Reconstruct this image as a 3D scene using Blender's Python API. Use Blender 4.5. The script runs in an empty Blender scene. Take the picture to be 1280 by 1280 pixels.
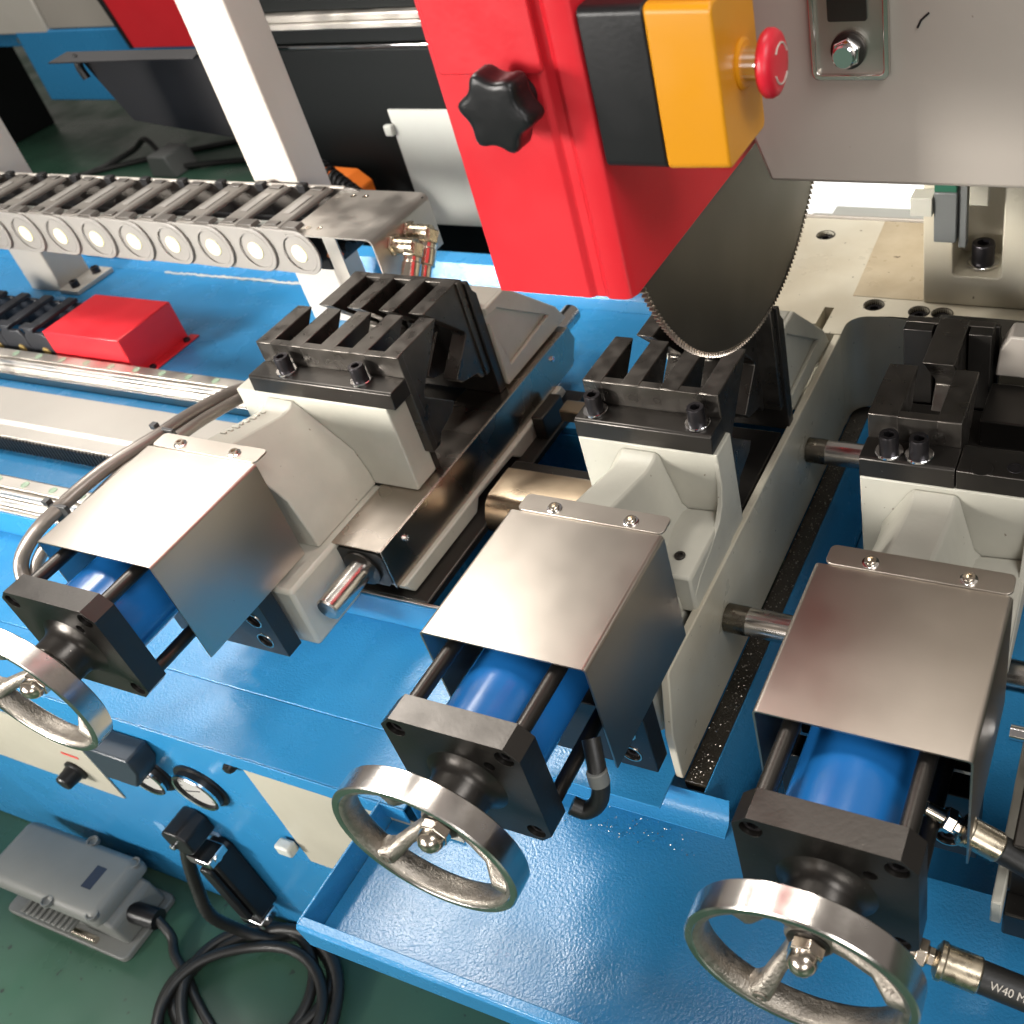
import bpy, bmesh, math, random
from mathutils import Vector, Matrix
random.seed(7)
sc = bpy.context.scene
COL = sc.collection
# ------------------------------------------------------------------ camera
cd = bpy.data.cameras.new('camera'); cam = bpy.data.objects.new('camera', cd); COL.objects.link(cam); sc.camera = cam
RX = Vector((0.9137401, 0.37740186, -0.15048877)); DY = Vector((0.15026915, -0.65803514, -0.73784072)); FZ = Vector((-0.37748936, 0.65158083, -0.65798495))
m = Matrix.Identity(4)
for i in range(3):
    m[i][0] = RX[i]; m[i][1] = -DY[i]; m[i][2] = -FZ[i]
m.translation = (0.55164817, -0.44873488, 0.65687881)
cam.matrix_world = m
cd.sensor_width = 36; cd.lens = 1305.19 / 1280 * 36; cd.shift_x = (640 - 853) / 1280; cd.shift_y = 0
cd.clip_start = 0.02; cd.clip_end = 200
cd.dof.use_dof = True; cd.dof.focus_distance = 1.02; cd.dof.aperture_fstop = 9.0
# ------------------------------------------------------------------ world and lamps (an indoor hall)
w = bpy.data.worlds.new('World'); sc.world = w; w.use_nodes = True
bg = w.node_tree.nodes['Background']; bg.inputs[0].default_value = (0.82, 0.74, 0.68, 1); bg.inputs[1].default_value = 0.30
def area(name, loc, target, sx, sy, power, col):
    d = bpy.data.lights.new(name, 'AREA'); d.shape = 'RECTANGLE'; d.size = sx; d.size_y = sy; d.energy = power; d.color = col
    o = bpy.data.objects.new(name, d); COL.objects.link(o); o.location = loc
    o.rotation_euler = (Vector(target) - Vector(loc)).to_track_quat('-Z', 'Y').to_euler()
    return o
fw = area('window_light_front', (-3.0, -3.2, 1.25), (-0.75, 0.45, 0.12), 1.3, 1.0, 25, (1.0, 0.96, 0.90)); fw.data.spread = math.radians(30)
area('window_light_front_wide', (-1.7, -3.8, 1.0), (0.1, 0.2, -.1), 2.6, 1.2, 92, (1.0, 0.96, 0.92))
area('fill_light_front_right', (2.3, -3.4, 1.0), (-0.1, 0.4, -0.1), 1.6, 1.2, 58, (1.0, 0.97, 0.93))  # added fill lamp, brightens the shaded right-facing castings
area('window_light_rear', (-3.6, 1.74, 2.2), (-0.42, 0.06, 0), 0.42, 0.45, 15, (1.0, 0.97, 0.93))
area('roof_light', (-1.7, 0.9, 2.7), (-0.6, 0.2, -.2), 0.7, 0.35, 50, (1.0, 0.96, 0.90))
area('roof_light', (-2.75, 1.3, 3.0), (-0.9, 0.4, -.2), 1.5, 0.6, 70, (1.0, 0.96, 0.90))
area('roof_light', (0.1, 1.05, 3.3), (0.2, 0.9, 0), 1.3, 0.3, 40, (1.0, 0.95, 0.88))
area('side_fill_light', (2.5, -1.0, 3.0), (0.2, 0.3, -0.2), 1.8, 1.4, 80, (0.98, 0.97, 0.96))  # added fill lamp, set high enough to reach the divider wall
vs = sc.view_settings; vs.view_transform = 'Standard'; vs.look = 'None'; vs.exposure = -0.12; vs.gamma = 1
sc.render.engine = 'CYCLES'
# ------------------------------------------------------------------ materials
def mat(name, col, rough=0.4, metal=0.0, spec=0.5, bump=0.0, bscale=200.0, stretch=(1, 1, 1), var=0.0, vscale=12.0, rvar=0.0, coat=0.0, speck=None, emit=0.0, vcol=None, detail=4, vdet=None):
    if vdet is None: vdet = 1.5 if metal > 0.5 else 5
    M = bpy.data.materials.new(name); M.use_nodes = True; nt = M.node_tree; N = nt.nodes; L = nt.links
    b = N['Principled BSDF']; b.inputs['Base Color'].default_value = (*col, 1); b.inputs['Roughness'].default_value = rough
    b.inputs['Metallic'].default_value = metal; b.inputs['Specular IOR Level'].default_value = spec
    if coat: b.inputs['Coat Weight'].default_value = coat; b.inputs['Coat Roughness'].default_value = 0.12
    if emit: b.inputs['Emission Color'].default_value = (*col, 1); b.inputs['Emission Strength'].default_value = emit
    tc = N.new('ShaderNodeTexCoord')
    def noise(scale, st=(1, 1, 1), det=4, rgh=0.55):
        mp = N.new('ShaderNodeMapping'); mp.inputs['Scale'].default_value = st
        L.new(tc.outputs['Object'], mp.inputs['Vector'])
        n = N.new('ShaderNodeTexNoise'); n.inputs['Scale'].default_value = scale; n.inputs['Detail'].default_value = det; n.inputs['Roughness'].default_value = rgh
        L.new(mp.outputs[0], n.inputs['Vector']); return n.outputs['Fac']
    if var:
        r = N.new('ShaderNodeValToRGB'); r.color_ramp.elements[0].position = 0.32; r.color_ramp.elements[1].position = 0.72
        lo = vcol if vcol else tuple(c * (1 - var) for c in col); r.color_ramp.elements[0].color = (*lo, 1); r.color_ramp.elements[1].color = (*col, 1)
        L.new(noise(vscale, (1, 1, 1), vdet, 0.55), r.inputs[0]); r.color_ramp.interpolation = 'B_SPLINE'; out = r.outputs[0]
        if speck:
            sr = N.new('ShaderNodeValToRGB'); sr.color_ramp.elements[0].position = speck[1]; sr.color_ramp.elements[1].position = speck[1] + 0.03
            sr.color_ramp.elements[0].color = (0, 0, 0, 1); sr.color_ramp.elements[1].color = (1, 1, 1, 1)
            L.new(noise(speck[0], (1, 1, 1), 2), sr.inputs[0])
            mx = N.new('ShaderNodeMix'); mx.data_type = 'RGBA'; L.new(sr.outputs[0], mx.inputs[0]); L.new(out, mx.inputs[6]); mx.inputs[7].default_value = (*speck[2], 1); out = mx.outputs[2]
        L.new(out, b.inputs['Base Color'])
    if rvar:
        mr = N.new('ShaderNodeMapRange'); mr.inputs[1].default_value = 0.3; mr.inputs[2].default_value = 0.7; mr.inputs[3].default_value = max(0.02, rough - rvar); mr.inputs[4].default_value = rough + rvar
        mr.interpolation_type = 'SMOOTHSTEP'; L.new(noise(vscale * 1.7, (1, 1, 1), vdet), mr.inputs[0]); L.new(mr.outputs[0], b.inputs['Roughness'])
    if bump:
        bn = N.new('ShaderNodeBump'); bn.inputs['Strength'].default_value = bump; bn.inputs['Distance'].default_value = 0.002
        L.new(noise(bscale, stretch, detail), bn.inputs['Height']); L.new(bn.outputs[0], b.inputs['Normal'])
        if coat: L.new(bn.outputs[0], b.inputs['Coat Normal'])
    return M
BLUE = mat('blue_enamel', (0.028, 0.215, 0.45), 0.25, bump=0.23, bscale=360, var=0.05, vscale=7, rvar=0.06, detail=2, speck=(320, 0.74, (0.02, 0.09, 0.2)))
BLUEC = mat('blue_cylinder_enamel', (0.014, 0.15, 0.45), 0.22, bump=0.04, bscale=60, var=0.1, rvar=0.04)
RED = mat('red_enamel', (0.62, 0.018, 0.028), 0.36, bump=0.06, bscale=260, var=0.08, vscale=9, rvar=0.06, detail=2)
REDP = mat('red_plastic', (0.62, 0.012, 0.03), 0.38, bump=0.03, bscale=120, var=0.08)
WHITE = mat('cream_cast_paint', (0.50, 0.485, 0.415), 0.40, bump=0.25, bscale=45, var=0.24, vscale=11, rvar=0.08, speck=(150, 0.74, (0.22, 0.19, 0.15)))
WHITEB = mat('cream_base_paint', (0.60, 0.575, 0.48), 0.36, bump=0.2, bscale=40, var=0.3, vscale=6, vcol=(0.44, 0.385, 0.285), rvar=0.1, speck=(95, 0.73, (0.10, 0.085, 0.06)))
GREYP = mat('warm_grey_paint', (0.37, 0.335, 0.295), 0.42, bump=0.1, bscale=70, var=0.1, vscale=5, rvar=0.08, speck=(110, 0.77, (0.15, 0.12, 0.10)))
POSTP = mat('pale_post_paint', (0.50, 0.465, 0.415), 0.36, bump=0.06, bscale=60, var=0.08, rvar=0.06)
STEEL = mat('brushed_stainless', (0.50, 0.45, 0.395), 0.33, 1.0, bump=0.02, bscale=24, stretch=(1.2, 30, 30), var=0.05, vscale=14, rvar=0.015, speck=(170, 0.80, (0.2, 0.17, 0.14)))
STEELY = mat('brushed_stainless_sheet', (0.50, 0.44, 0.385), 0.28, 1.0, bump=0.04, bscale=24, stretch=(30, 1.2, 30), var=0.12, vscale=9, rvar=0.05)
STEELP = mat('thin_steel_sheet', (0.52, 0.485, 0.44), 0.42, 1.0, bump=0.05, bscale=60, var=0.15, vscale=10, rvar=0.1)
POLISH = mat('turned_steel', (0.70, 0.66, 0.62), 0.22, 1.0, bump=0.02, bscale=200, var=0.1, vscale=20, rvar=0.06)
CAST = mat('raw_cast_iron', (0.42, 0.38, 0.33), 0.46, 1.0, bump=0.45, bscale=420, var=0.3, vscale=90, rvar=0.08)
CHROME = mat('chrome', (0.80, 0.80, 0.81), 0.08, 1.0, var=0.05)
ZINC = mat('zinc_nut', (0.70, 0.62, 0.52), 0.2, 1.0, var=0.15, vscale=60)
BRASS = mat('yellow_zinc_fitting', (0.62, 0.54, 0.41), 0.28, 1.0, bump=0.05, bscale=160, var=0.25, vscale=70, rvar=0.08)
BLACK = mat('black_oxide_steel', (0.062, 0.057, 0.052), 0.34, 0.85, bump=0.05, bscale=220, var=0.14, vscale=14, rvar=0.05, speck=(210, 0.77, (0.22, 0.2, 0.18)))
BLACKJ = mat('ground_jaw_steel', (0.115, 0.104, 0.092), 0.36, 0.9, bump=0.06, bscale=60, stretch=(40, 3, 40), var=0.3, vscale=30, rvar=0.1, speck=(230, 0.80, (0.3, 0.27, 0.24)))
BOLT = mat('black_bolt', (0.05, 0.046, 0.05), 0.3, 0.8, bump=0.05, bscale=300, var=0.25, vscale=90)
BLACKP = mat('black_plastic', (0.011, 0.011, 0.012), 0.36, spec=0.35, bump=0.06, bscale=260, var=0.2, rvar=0.06)
RUBBER = mat('black_rubber', (0.014, 0.014, 0.013), 0.45, bump=0.1, bscale=300, var=0.3, vscale=40)
CABBLK = mat('black_cabinet_paint', (0.008, 0.0095, 0.0095), 0.5, spec=0.12, bump=0.05, bscale=120, var=0.25, vscale=4)
DARKSH = mat('dark_grey_sheet', (0.022, 0.021, 0.022), 0.5, spec=0.2, bump=0.05, bscale=90, var=0.2, vscale=4)
YELLOW = mat('yellow_plastic', (0.64, 0.265, 0.006), 0.36, bump=0.03, bscale=150, var=0.06, rvar=0.05)
ORANGE = mat('orange_paint', (0.72, 0.17, 0.02), 0.4, var=0.1)
CHAINM = mat('grey_chain_nylon', (0.25, 0.235, 0.215), 0.42, bump=0.06, bscale=110, var=0.18, vscale=18, rvar=0.08)
CHAIND = mat('dark_chain_nylon', (0.085, 0.075, 0.065), 0.42, bump=0.08, bscale=110, var=0.25, vscale=20)
CHAINX = mat('mid_chain_nylon', (0.165, 0.15, 0.132), 0.4, bump=0.06, bscale=110, var=0.2, vscale=18, rvar=0.06)
RACKM = mat('grey_rack_steel', (0.40, 0.375, 0.34), 0.5, 0.6, bump=0.05, bscale=60, var=0.12, vscale=6, rvar=0.05)
GRIMY = mat('oily_steel', (0.22, 0.20, 0.16), 0.3, 1.0, bump=0.2, bscale=200, var=0.5, vscale=40, rvar=0.1, vdet=4)
NAVY = mat('navy_box_paint', (0.022, 0.032, 0.044), 0.42, bump=0.04, bscale=200, var=0.1)
CHAINB = mat('black_chain_nylon', (0.022, 0.024, 0.030), 0.42, bump=0.06, bscale=120, var=0.3, vscale=20)
PLUG = mat('pale_yellow_plug', (0.86, 0.80, 0.36), 0.4, var=0.3, vscale=30, vcol=(0.86, 0.83, 0.6))
BLADE = mat('dark_blade_steel', (0.17, 0.155, 0.13), 0.37, 0.9, bump=0.012, bscale=40, var=0.14, vscale=7, rvar=0.04)
TOOTH = mat('bright_tooth_steel', (0.42, 0.37, 0.32), 0.3, 1.0)
CONDUIT = mat('grey_conduit', (0.23, 0.20, 0.175), 0.34, 0.5, bump=0.08, bscale=100, var=0.2, vscale=20)
PEDAL = mat('grey_pedal_plastic', (0.165, 0.17, 0.16), 0.48, bump=0.06, bscale=260, var=0.14, vscale=14, rvar=0.06)
DIAL = mat('white_dial', (0.40, 0.39, 0.37), 0.5, var=0.06)
INK = mat('dark_ink', (0.02, 0.02, 0.025), 0.5)
REDINK = mat('red_ink', (0.6, 0.05, 0.04), 0.5)
PALEINK = mat('pale_print', (0.52, 0.48, 0.42), 0.5)
PANELW = mat('cream_door_paint', (0.43, 0.405, 0.33), 0.4, bump=0.06, bscale=160, var=0.08, rvar=0.06)
PANELG = mat('pale_grey_panel', (0.50, 0.51, 0.47), 0.42, bump=0.05, bscale=120, var=0.06)
GRIT = mat('oily_chips', (0.035, 0.028, 0.018), 0.4, bump=0.8, bscale=300, var=0.5, vscale=60, spec=0.6)
CHIP = mat('bright_chip', (0.5, 0.46, 0.40), 0.3, 1.0)
BRONZE = mat('warm_way_cover', (0.46, 0.36, 0.25), 0.34, 1.0, bump=0.1, bscale=40, var=0.35, vscale=9, rvar=0.1)
GREEN = mat('green_sensor', (0.02, 0.10, 0.06), 0.4)
GREYD = mat('dark_grey_plastic', (0.13, 0.135, 0.13), 0.42, bump=0.05, bscale=200, var=0.1)
CAPG = mat('rail_cap_green', (0.28, 0.38, 0.27), 0.45, var=0.3, vscale=60)
SLATE = mat('navy_label', (0.012, 0.02, 0.04), 0.35)
TIE = mat('cable_tie', (0.03, 0.03, 0.03), 0.4)
GLASS = mat('gauge_glass', (1, 1, 1), 0.05); GLASS.node_tree.nodes['Principled BSDF'].inputs['Transmission Weight'].default_value = 1.0; GLASS.node_tree.nodes['Principled BSDF'].inputs['IOR'].default_value = 1.2
FLOORM = mat('green_floor_paint', (0.042, 0.118, 0.074), 0.36, bump=0.25, bscale=9, var=0.5, vscale=2.6, vcol=(0.03, 0.07, 0.048), rvar=0.14, speck=(38, 0.71, (0.02, 0.03, 0.025)), detail=6)
# ------------------------------------------------------------------ mesh helpers
class MB:
    def __init__(s): s.v = []; s.f = []; s.smooth = True
    def add(s, vs, fs):
        o = len(s.v); s.v += [tuple(v) for v in vs]; s.f += [tuple(i + o for i in f) for f in fs]; return s
    def box(s, x0, x1, y0, y1, z0, z1):
        vs = [(x, y, z) for z in (z0, z1) for y in (y0, y1) for x in (x0, x1)]
        return s.add(vs, [(0, 2, 3, 1), (4, 5, 7, 6), (0, 1, 5, 4), (2, 6, 7, 3), (0, 4, 6, 2), (1, 3, 7, 5)])
    def prism(s, poly, ax, a, b):
        n = len(poly)
        def P(u, v, t): return (t, u, v) if ax == 'x' else ((u, t, v) if ax == 'y' else (u, v, t))
        vs = [P(u, v, a) for u, v in poly] + [P(u, v, b) for u, v in poly]
        fs = [tuple(range(n))[::-1], tuple(range(n, 2 * n))] + [(i, (i + 1) % n, n + (i + 1) % n, n + i) for i in range(n)]
        return s.add(vs, fs)
    def loft(s, rings, cap=True):
        n = len(rings[0]); vs = [p for r in rings for p in r]; fs = []
        for k in range(len(rings) - 1):
            for i in range(n): fs.append((k * n + i, k * n + (i + 1) % n, (k + 1) * n + (i + 1) % n, (k + 1) * n + i))
        if cap: fs += [tuple(range(n))[::-1], tuple(range((len(rings) - 1) * n, len(rings) * n))]
        return s.add(vs, fs)
    def lathe(s, o, d, prof, n=32, closed=False, cap=True, rot=0.0):
        o = Vector(o); d = Vector(d).normalized(); u = d.orthogonal().normalized()
        if abs(d.y) > 0.9: u = Vector((1, 0, 0))
        v = d.cross(u)
        rings = [[o + d * t + (u * math.cos(rot + 2 * math.pi * i / n) + v * math.sin(rot + 2 * math.pi * i / n)) * r for i in range(n)] for t, r in prof]
        if closed: rings.append(rings[0]); return s.loft(rings, False)
        return s.loft(rings, cap)
    def cyl(s, p0, p1, r, n=24, rot=0.0):
        p0 = Vector(p0); p1 = Vector(p1); return s.lathe(p0, p1 - p0, [(0, r), ((p1 - p0).length, r)], n, rot=rot)
    def tube(s, pts, r, n=12, rad=None):
        pts = [Vector(p) for p in pts]; rings = []; u = None
        for i, p in enumerate(pts):
            d = (pts[min(i + 1, len(pts) - 1)] - pts[max(i - 1, 0)]).normalized()
            u = (d.orthogonal() if u is None else (u - d * u.dot(d))).normalized(); v = d.cross(u)
            rr = rad[i] if rad else r
            rings.append([p + (u * math.cos(2 * math.pi * k / n) + v * math.sin(2 * math.pi * k / n)) * rr for k in range(n)])
        return s.loft(rings)
    def build(s, name, material, parent=None, bev=0.0, seg=2, sharp=35, **tags):
        me = bpy.data.meshes.new(name); me.from_pydata(s.v, [], s.f)
        bm = bmesh.new(); bm.from_mesh(me); bmesh.ops.recalc_face_normals(bm, faces=bm.faces); bm.to_mesh(me); bm.free()
        me.materials.append(material); me.shade_smooth(); me.set_sharp_from_angle(angle=math.radians(sharp))
        return link(name, me, parent, bev, seg, **tags)
def link(name, me, parent=None, bev=0.0, seg=2, **tags):
    o = bpy.data.objects.new(name, me); COL.objects.link(o)
    if parent is not None:
        o.parent = parent
        if parent.parent is None: o.matrix_parent_inverse = Matrix.Translation(-parent.location)
    if bev:
        b = o.modifiers.new('bevel', 'BEVEL'); b.width = bev; b.segments = seg; b.limit_method = 'ANGLE'; b.angle_limit = math.radians(35); b.harden_normals = False
    for k, v in tags.items(): o[k] = v
    return o
def thing(name, loc, label, category, group=None):
    o = bpy.data.objects.new(name, None); COL.objects.link(o); o.location = loc; o.empty_display_size = 0.02
    o['label'] = label; o['category'] = category
    if group: o['group'] = group
    return o
def smooth_path(P, n=10):
    P = [Vector(p) for p in P]; out = []
    for i in range(len(P) - 1):
        a = P[max(i - 1, 0)]; b = P[i]; c = P[i + 1]; d = P[min(i + 2, len(P) - 1)]
        for k in range(n):
            t = k / n; out.append(0.5 * ((2 * b) + (c - a) * t + (2 * a - 5 * b + 4 * c - d) * t * t + (3 * b - a - 3 * c + d) * t ** 3))
    out.append(P[-1]); return out
def rrect(x0, x1, y0, y1, r, n=5):
    out = []
    for cx, cy, a0 in ((x1 - r, y1 - r, 0), (x0 + r, y1 - r, 90), (x0 + r, y0 + r, 180), (x1 - r, y0 + r, 270)):
        for k in range(n + 1):
            a = math.radians(a0 + 90 * k / n); out.append((cx + r * math.cos(a), cy + r * math.sin(a)))
    return out
def chamf(x0, x1, y0, y1, c): return [(x0 + c, y0), (x1 - c, y0), (x1, y0 + c), (x1, y1 - c), (x1 - c, y1), (x0 + c, y1), (x0, y1 - c), (x0, y0 + c)]
def plate(outer, holes, ax, a, b, name, material, parent, bev=0.0):
    """flat plate with real round holes: outer polygon (u,v), holes (u,v,r), between a and b on axis ax"""
    cu = bpy.data.curves.new(name, 'CURVE'); cu.dimensions = '2D'; cu.fill_mode = 'BOTH'; cu.extrude = abs(b - a) / 2
    for P in [outer] + [[(u + r * math.cos(2 * math.pi * k / 28), v + r * math.sin(2 * math.pi * k / 28)) for k in range(28)] for u, v, r in holes]:
        sp_ = cu.splines.new('POLY'); sp_.points.add(len(P) - 1); sp_.use_cyclic_u = True
        for q, (u, v) in zip(sp_.points, P): q.co = (u, v, 0, 1)
    co = bpy.data.objects.new(name, cu); COL.objects.link(co); bpy.context.view_layer.update()
    me = bpy.data.meshes.new_from_object(co.evaluated_get(bpy.context.evaluated_depsgraph_get())); bpy.data.objects.remove(co)
    mid = (a + b) / 2
    for vt in me.vertices:
        u, v, w_ = vt.co; t = mid + w_
        vt.co = (t, u, v) if ax == 'x' else ((u, t, v) if ax == 'y' else (u, v, t))
    bm = bmesh.new(); bm.from_mesh(me); bmesh.ops.remove_doubles(bm, verts=bm.verts, dist=1e-6); bmesh.ops.recalc_face_normals(bm, faces=bm.faces); bm.to_mesh(me); bm.free()
    me.materials.clear(); me.materials.append(material); me.shade_smooth(); me.set_sharp_from_angle(angle=math.radians(30))
    return link(name, me, parent, bev)
def socket_screw(name, o, d, r, h, material, parent, washer=0.0, wm=None, wname='washer', rot=0.3):
    """hex socket cap screw: head with a real hexagonal recess"""
    b = MB(); o = Vector(o); d = Vector(d).normalized(); n = 24; u = Vector((1, 0, 0)) if abs(d.x) < 0.9 else Vector((0, 1, 0)); u = (u - d * u.dot(d)).normalized(); v = d.cross(u)
    def ring(t, rr, hexa=False):
        R = []
        for i in range(n):
            a = 2 * math.pi * i / n; q = rr
            if hexa:
                m6 = (a + rot) % (math.pi / 3); q = rr * math.cos(math.pi / 6) / math.cos(m6 - math.pi / 6)
            R.append(o + d * t + (u * math.cos(a) + v * math.sin(a)) * q)
        return R
    b.loft([ring(0, r), ring(h * 0.92, r), ring(h, r * 0.93), ring(h, r * 0.60, True), ring(h * 0.45, r * 0.58, True)])
    s = b.build(name, material, parent, sharp=30)
    if washer:
        MB().lathe(o - d * 0.0005, d, [(0, washer), (0.002, washer), (0.0026, washer * 0.95), (0.0026, r * 0.9)], 28).build(wname, wm, s if parent is None or parent.parent is None else parent)
    return s
# ================================================================== SETTING
b = MB()
b.add([(-60, -60, -0.85), (60, -60, -0.85), (60, 60, -0.85), (-60, 60, -0.85)], [(0, 1, 2, 3)])
fl = b.build('floor', FLOORM); fl['kind'] = 'structure'; fl['label'] = 'worn green painted concrete floor'
# ================================================================== BLUE MACHINE BED
bed = thing('machine_bed', (-0.9, 0.4, -0.85), 'long blue enamelled sheet steel machine bed with front trough', 'machine bed')
XL, XR = -3.4, -0.117
def sheet(prof, x0, x1, t=0.003):
    """folded sheet: profile (y,z) polyline thickened downwards, extruded in x"""
    low = [(y, z - t) for y, z in prof][::-1]
    return MB().prism(prof + low, 'x', x0, x1)
sheet([(-0.0285, -0.300), (0.055, -0.298)], XL, XR).build('trough_floor', BLUE, bed, 0.0008)
sheet([(0.0555, -0.2965), (0.135, -0.2925), (0.199, -0.287)], XL, 0.16).build('trough_slope', BLUE, bed, 0.0008)
MB().box(XL, XR, -0.031, -0.0288, -0.326, -0.3).build('front_lip', BLUE, bed, 0.0008)
MB().box(XL, 0.16, 0.1993, 0.2023, -0.30, -0.24).build('step_face', BLUE, bed, 0.0006)
MB().box(XL, 0.16, 0.2026, 0.2066, -0.30, -0.2385).build('step_edge_strip', STEELP, bed, 0.0006)
MB().box(XL, -0.345, 0.207, 0.90, -0.262, -0.25).build('bed_top', BLUE, bed, 0.0008)
MB().box(-0.3445, 0.02, 0.585, 0.90, -0.262, -0.25).build('bed_top', BLUE, bed, 0.0008)
MB().box(-0.348, 0.02, 0.583, 0.588, -0.60, -0.263).build('opening_wall', BLUE, bed)
MB().box(-0.348, -0.345, 0.208, 0.582, -0.60, -0.263).build('opening_wall', BLUE, bed)
MB().box(-0.344, 0.16, 0.208, 0.582, -0.604, -0.60).build('opening_floor', BLUE, bed)
sheet([(0.9005, -0.25), (0.93, -0.247), (0.945, -0.205), (0.975, -0.20), (0.985, -0.26)], XL, 0.02).build('rear_lip', BLUE, bed, 0.001)
MB().box(-3.4, -0.1515, -0.0255, -0.0225, -0.845, -0.3045).build('front_panel', BLUE, bed, 0.001)
MB().box(-0.151, 0.9, -0.0255, -0.0225, -0.845, -0.346).build('front_panel', BLUE, bed, 0.001)
MB().box(-0.1145, -0.1115, -0.022, 0.09, -0.36, -0.3045).build('trough_end', BLUE, bed, 0.001)
MB().box(-3.4, 0.9, 0.95, 0.955, -0.845, -0.27).build('rear_panel', BLUE, bed)
# weld bead along the rear lip
bw = MB(); pts = [(-1.34 + 0.47 * i / 60, 0.899 + random.uniform(-.002, .002), -0.2485 + random.uniform(-.0008, .0008)) for i in range(61)]
bw.tube(pts, 0.002, 6, [0.0018 + random.uniform(0, .0016) for _ in pts]); bw.build('sealant_bead', PANELG, bed)
# rails ------------------------------------------------------------
def rail(y, label):
    r = thing('linear_rail', (-1.6, y, -0.25), label, 'rail', 'linear rails along the blue bed')
    pr = [(y + (u - y0_) * .74, z) for y0_ in (0.0,) for u, z in [(-.036, -.2495), (.036, -.2495), (.036, -.222), (.024, -.213), (-.004, -.213), (-.006, -.219), (-.010, -.219), (-.012, -.213), (-.018, -.213), (-.020, -.221), (-.026, -.224), (-.030, -.232), (-.036, -.234)]]
    MB().prism(pr, 'x', -3.4, -0.36).build('rail_body', STEELP, r, 0.0007)
    x = -0.42
    cap = None
    while x > -2.6:
        if cap is None:
            c = MB().lathe((0, 0, 0), (0, 0, 1), [(0, .0068), (.0008, .0068), (.0008, .0054), (.0004, .005)], 20); cap = c.build('bolt_cap', CAPG, r); me = cap.data; cap.location = (x, y + .0082, -.2131)
        else:
            o = link('bolt_cap', me, r); o.location = (x, y + .0082, -.2131)
        x -= 0.062
    return r
rail(0.531, 'steel linear rail behind the grey rack bar, nearest the red cover')
rail(0.2325, 'steel linear rail in front of the grey rack bar, nearest the trough')
rk = thing('rack_bar', (-1.6, 0.38, -0.25), 'broad flat grey steel rack bar between the two rails', 'rack bar')
MB().prism([(0.335, -.2495), (0.44, -.2495), (0.44, -.206), (0.362, -.206), (0.357, -.213), (0.335, -.216)], 'x', -3.4, -0.36).build('bar_body', RACKM, rk, 0.001)
bt = MB()
for i in range(150):
    x = -1.6 + i * 0.0082; bt.box(x, x + .0042, 0.3305, 0.3349, -.246, -.219)
o = bt.build('rack_teeth', BLACK, rk); o['kind'] = 'stuff'
# ================================================================== DRIP TRAY
tr = thing('drip_tray', (0.25, -0.05, -0.38), 'shallow bright blue drip tray under the two right vises', 'tray')
TX0, TX1, TY0, TY1, TZ, TF = -0.151, 0.95, -0.181, 0.085, -0.30, -0.337
MB().box(TX0 + .003, TX1, TY0 + .003, TY1, TF - .004, TF).build('tray_floor', BLUE, tr, 0.001)
MB().prism([(TY0, TF - .004), (TY0 + .0035, TF + .001), (TY0 + .0045, TZ - .006), (TY0 + .012, TZ - .002), (TY0 + .012, TZ), (TY0 + .002, TZ), (TY0 - .001, TZ - .004)], 'x', TX0, TX1).build('front_rim', BLUE, tr, 0.0009)
MB().box(TX0 - .001, TX0 + .002, TY0 + .004, -0.026, TF - .004, TZ + .0005).build('side_rim', BLUE, tr, 0.0009)
sheet([(TY1 - .022, TF + .001), (TY1 - .008, TF + .006), (TY1, TF + .016), (TY1 + .003, -0.302)], -0.112, 0.226).build('rear_wall', BLUE, tr, 0.001)
# ================================================================== SAW BASE
sb = thing('cast_bedplate', (0.2, 0.6, -0.85), 'cream painted cast base plate with pocket and long divider wall', 'base casting')
ZB = -0.145
dv = MB().prism([(0.098, -0.225), (0.118, ZB - .004), (0.122, ZB), (0.80, ZB), (0.80, -0.30), (0.098, -0.30)], 'x', 0.1605, 0.17)
dv.build('divider_wall', WHITEB, sb, 0.0015)
# rear plate with a round-cornered pocket and a blade slot
pl = [(0.165, 1.06), (-0.02, 1.06), (-0.02, 0.755), (0.128, 0.755), (0.128, 0.80), (0.142, 0.80), (0.142, 0.735), (0.1595, 0.735)]
pl += [(0.1705, 0.735)] + [(0.20 - 0.03 * math.cos(a), 0.755 + 0.03 * math.sin(a)) for a in [math.radians(q) for q in range(0, 91, 15)]] + [(0.70, 0.785), (0.70, 1.06)]
BH = ((0.068, 1.006), (0.196, 0.8145), (0.262, 0.806), (0.294, 0.806))
plate(pl, [(x, y, .0135) for x, y in BH], 'z', -0.30, ZB + .0015, 'top_plate', WHITEB, sb, 0.0012)
MB().box(0.171, 0.70, 0.7855, 0.7875, -0.30, ZB - .006).build('pocket_wall', WHITEB, sb)
MB().box(-0.02, 0.70, 1.061, 1.066, -0.30, ZB + .006).build('rear_edge', GREYP, sb, 0.001)
for x, y in BH:
    MB().lathe((x, y, ZB + .0016), (0, 0, 1), [(0, .0152), (.0005, .0150), (.0005, .0136), (-.010, .0134), (-.010, .0140), (0, .0140)], 28, closed=True).build('counterbore', BLACK, sb)
    socket_screw('cap_screw', (x, y, ZB - .016), (0, 0, 1), .0115, .012, BOLT, sb)
MB().prism([(.150, 1.058), (.261, 1.058), (.261, .834), (.160, .834)], 'z', ZB + .0018, ZB + .0026).build('machined_strip', mat('worn_tan_face', (0.50, 0.43, 0.31), 0.36, bump=0.15, bscale=60, var=0.4, vscale=16, vcol=(0.36, 0.29, 0.19), rvar=0.1, speck=(90, 0.72, (0.12, 0.09, 0.06))), sb, 0.0006)
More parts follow.
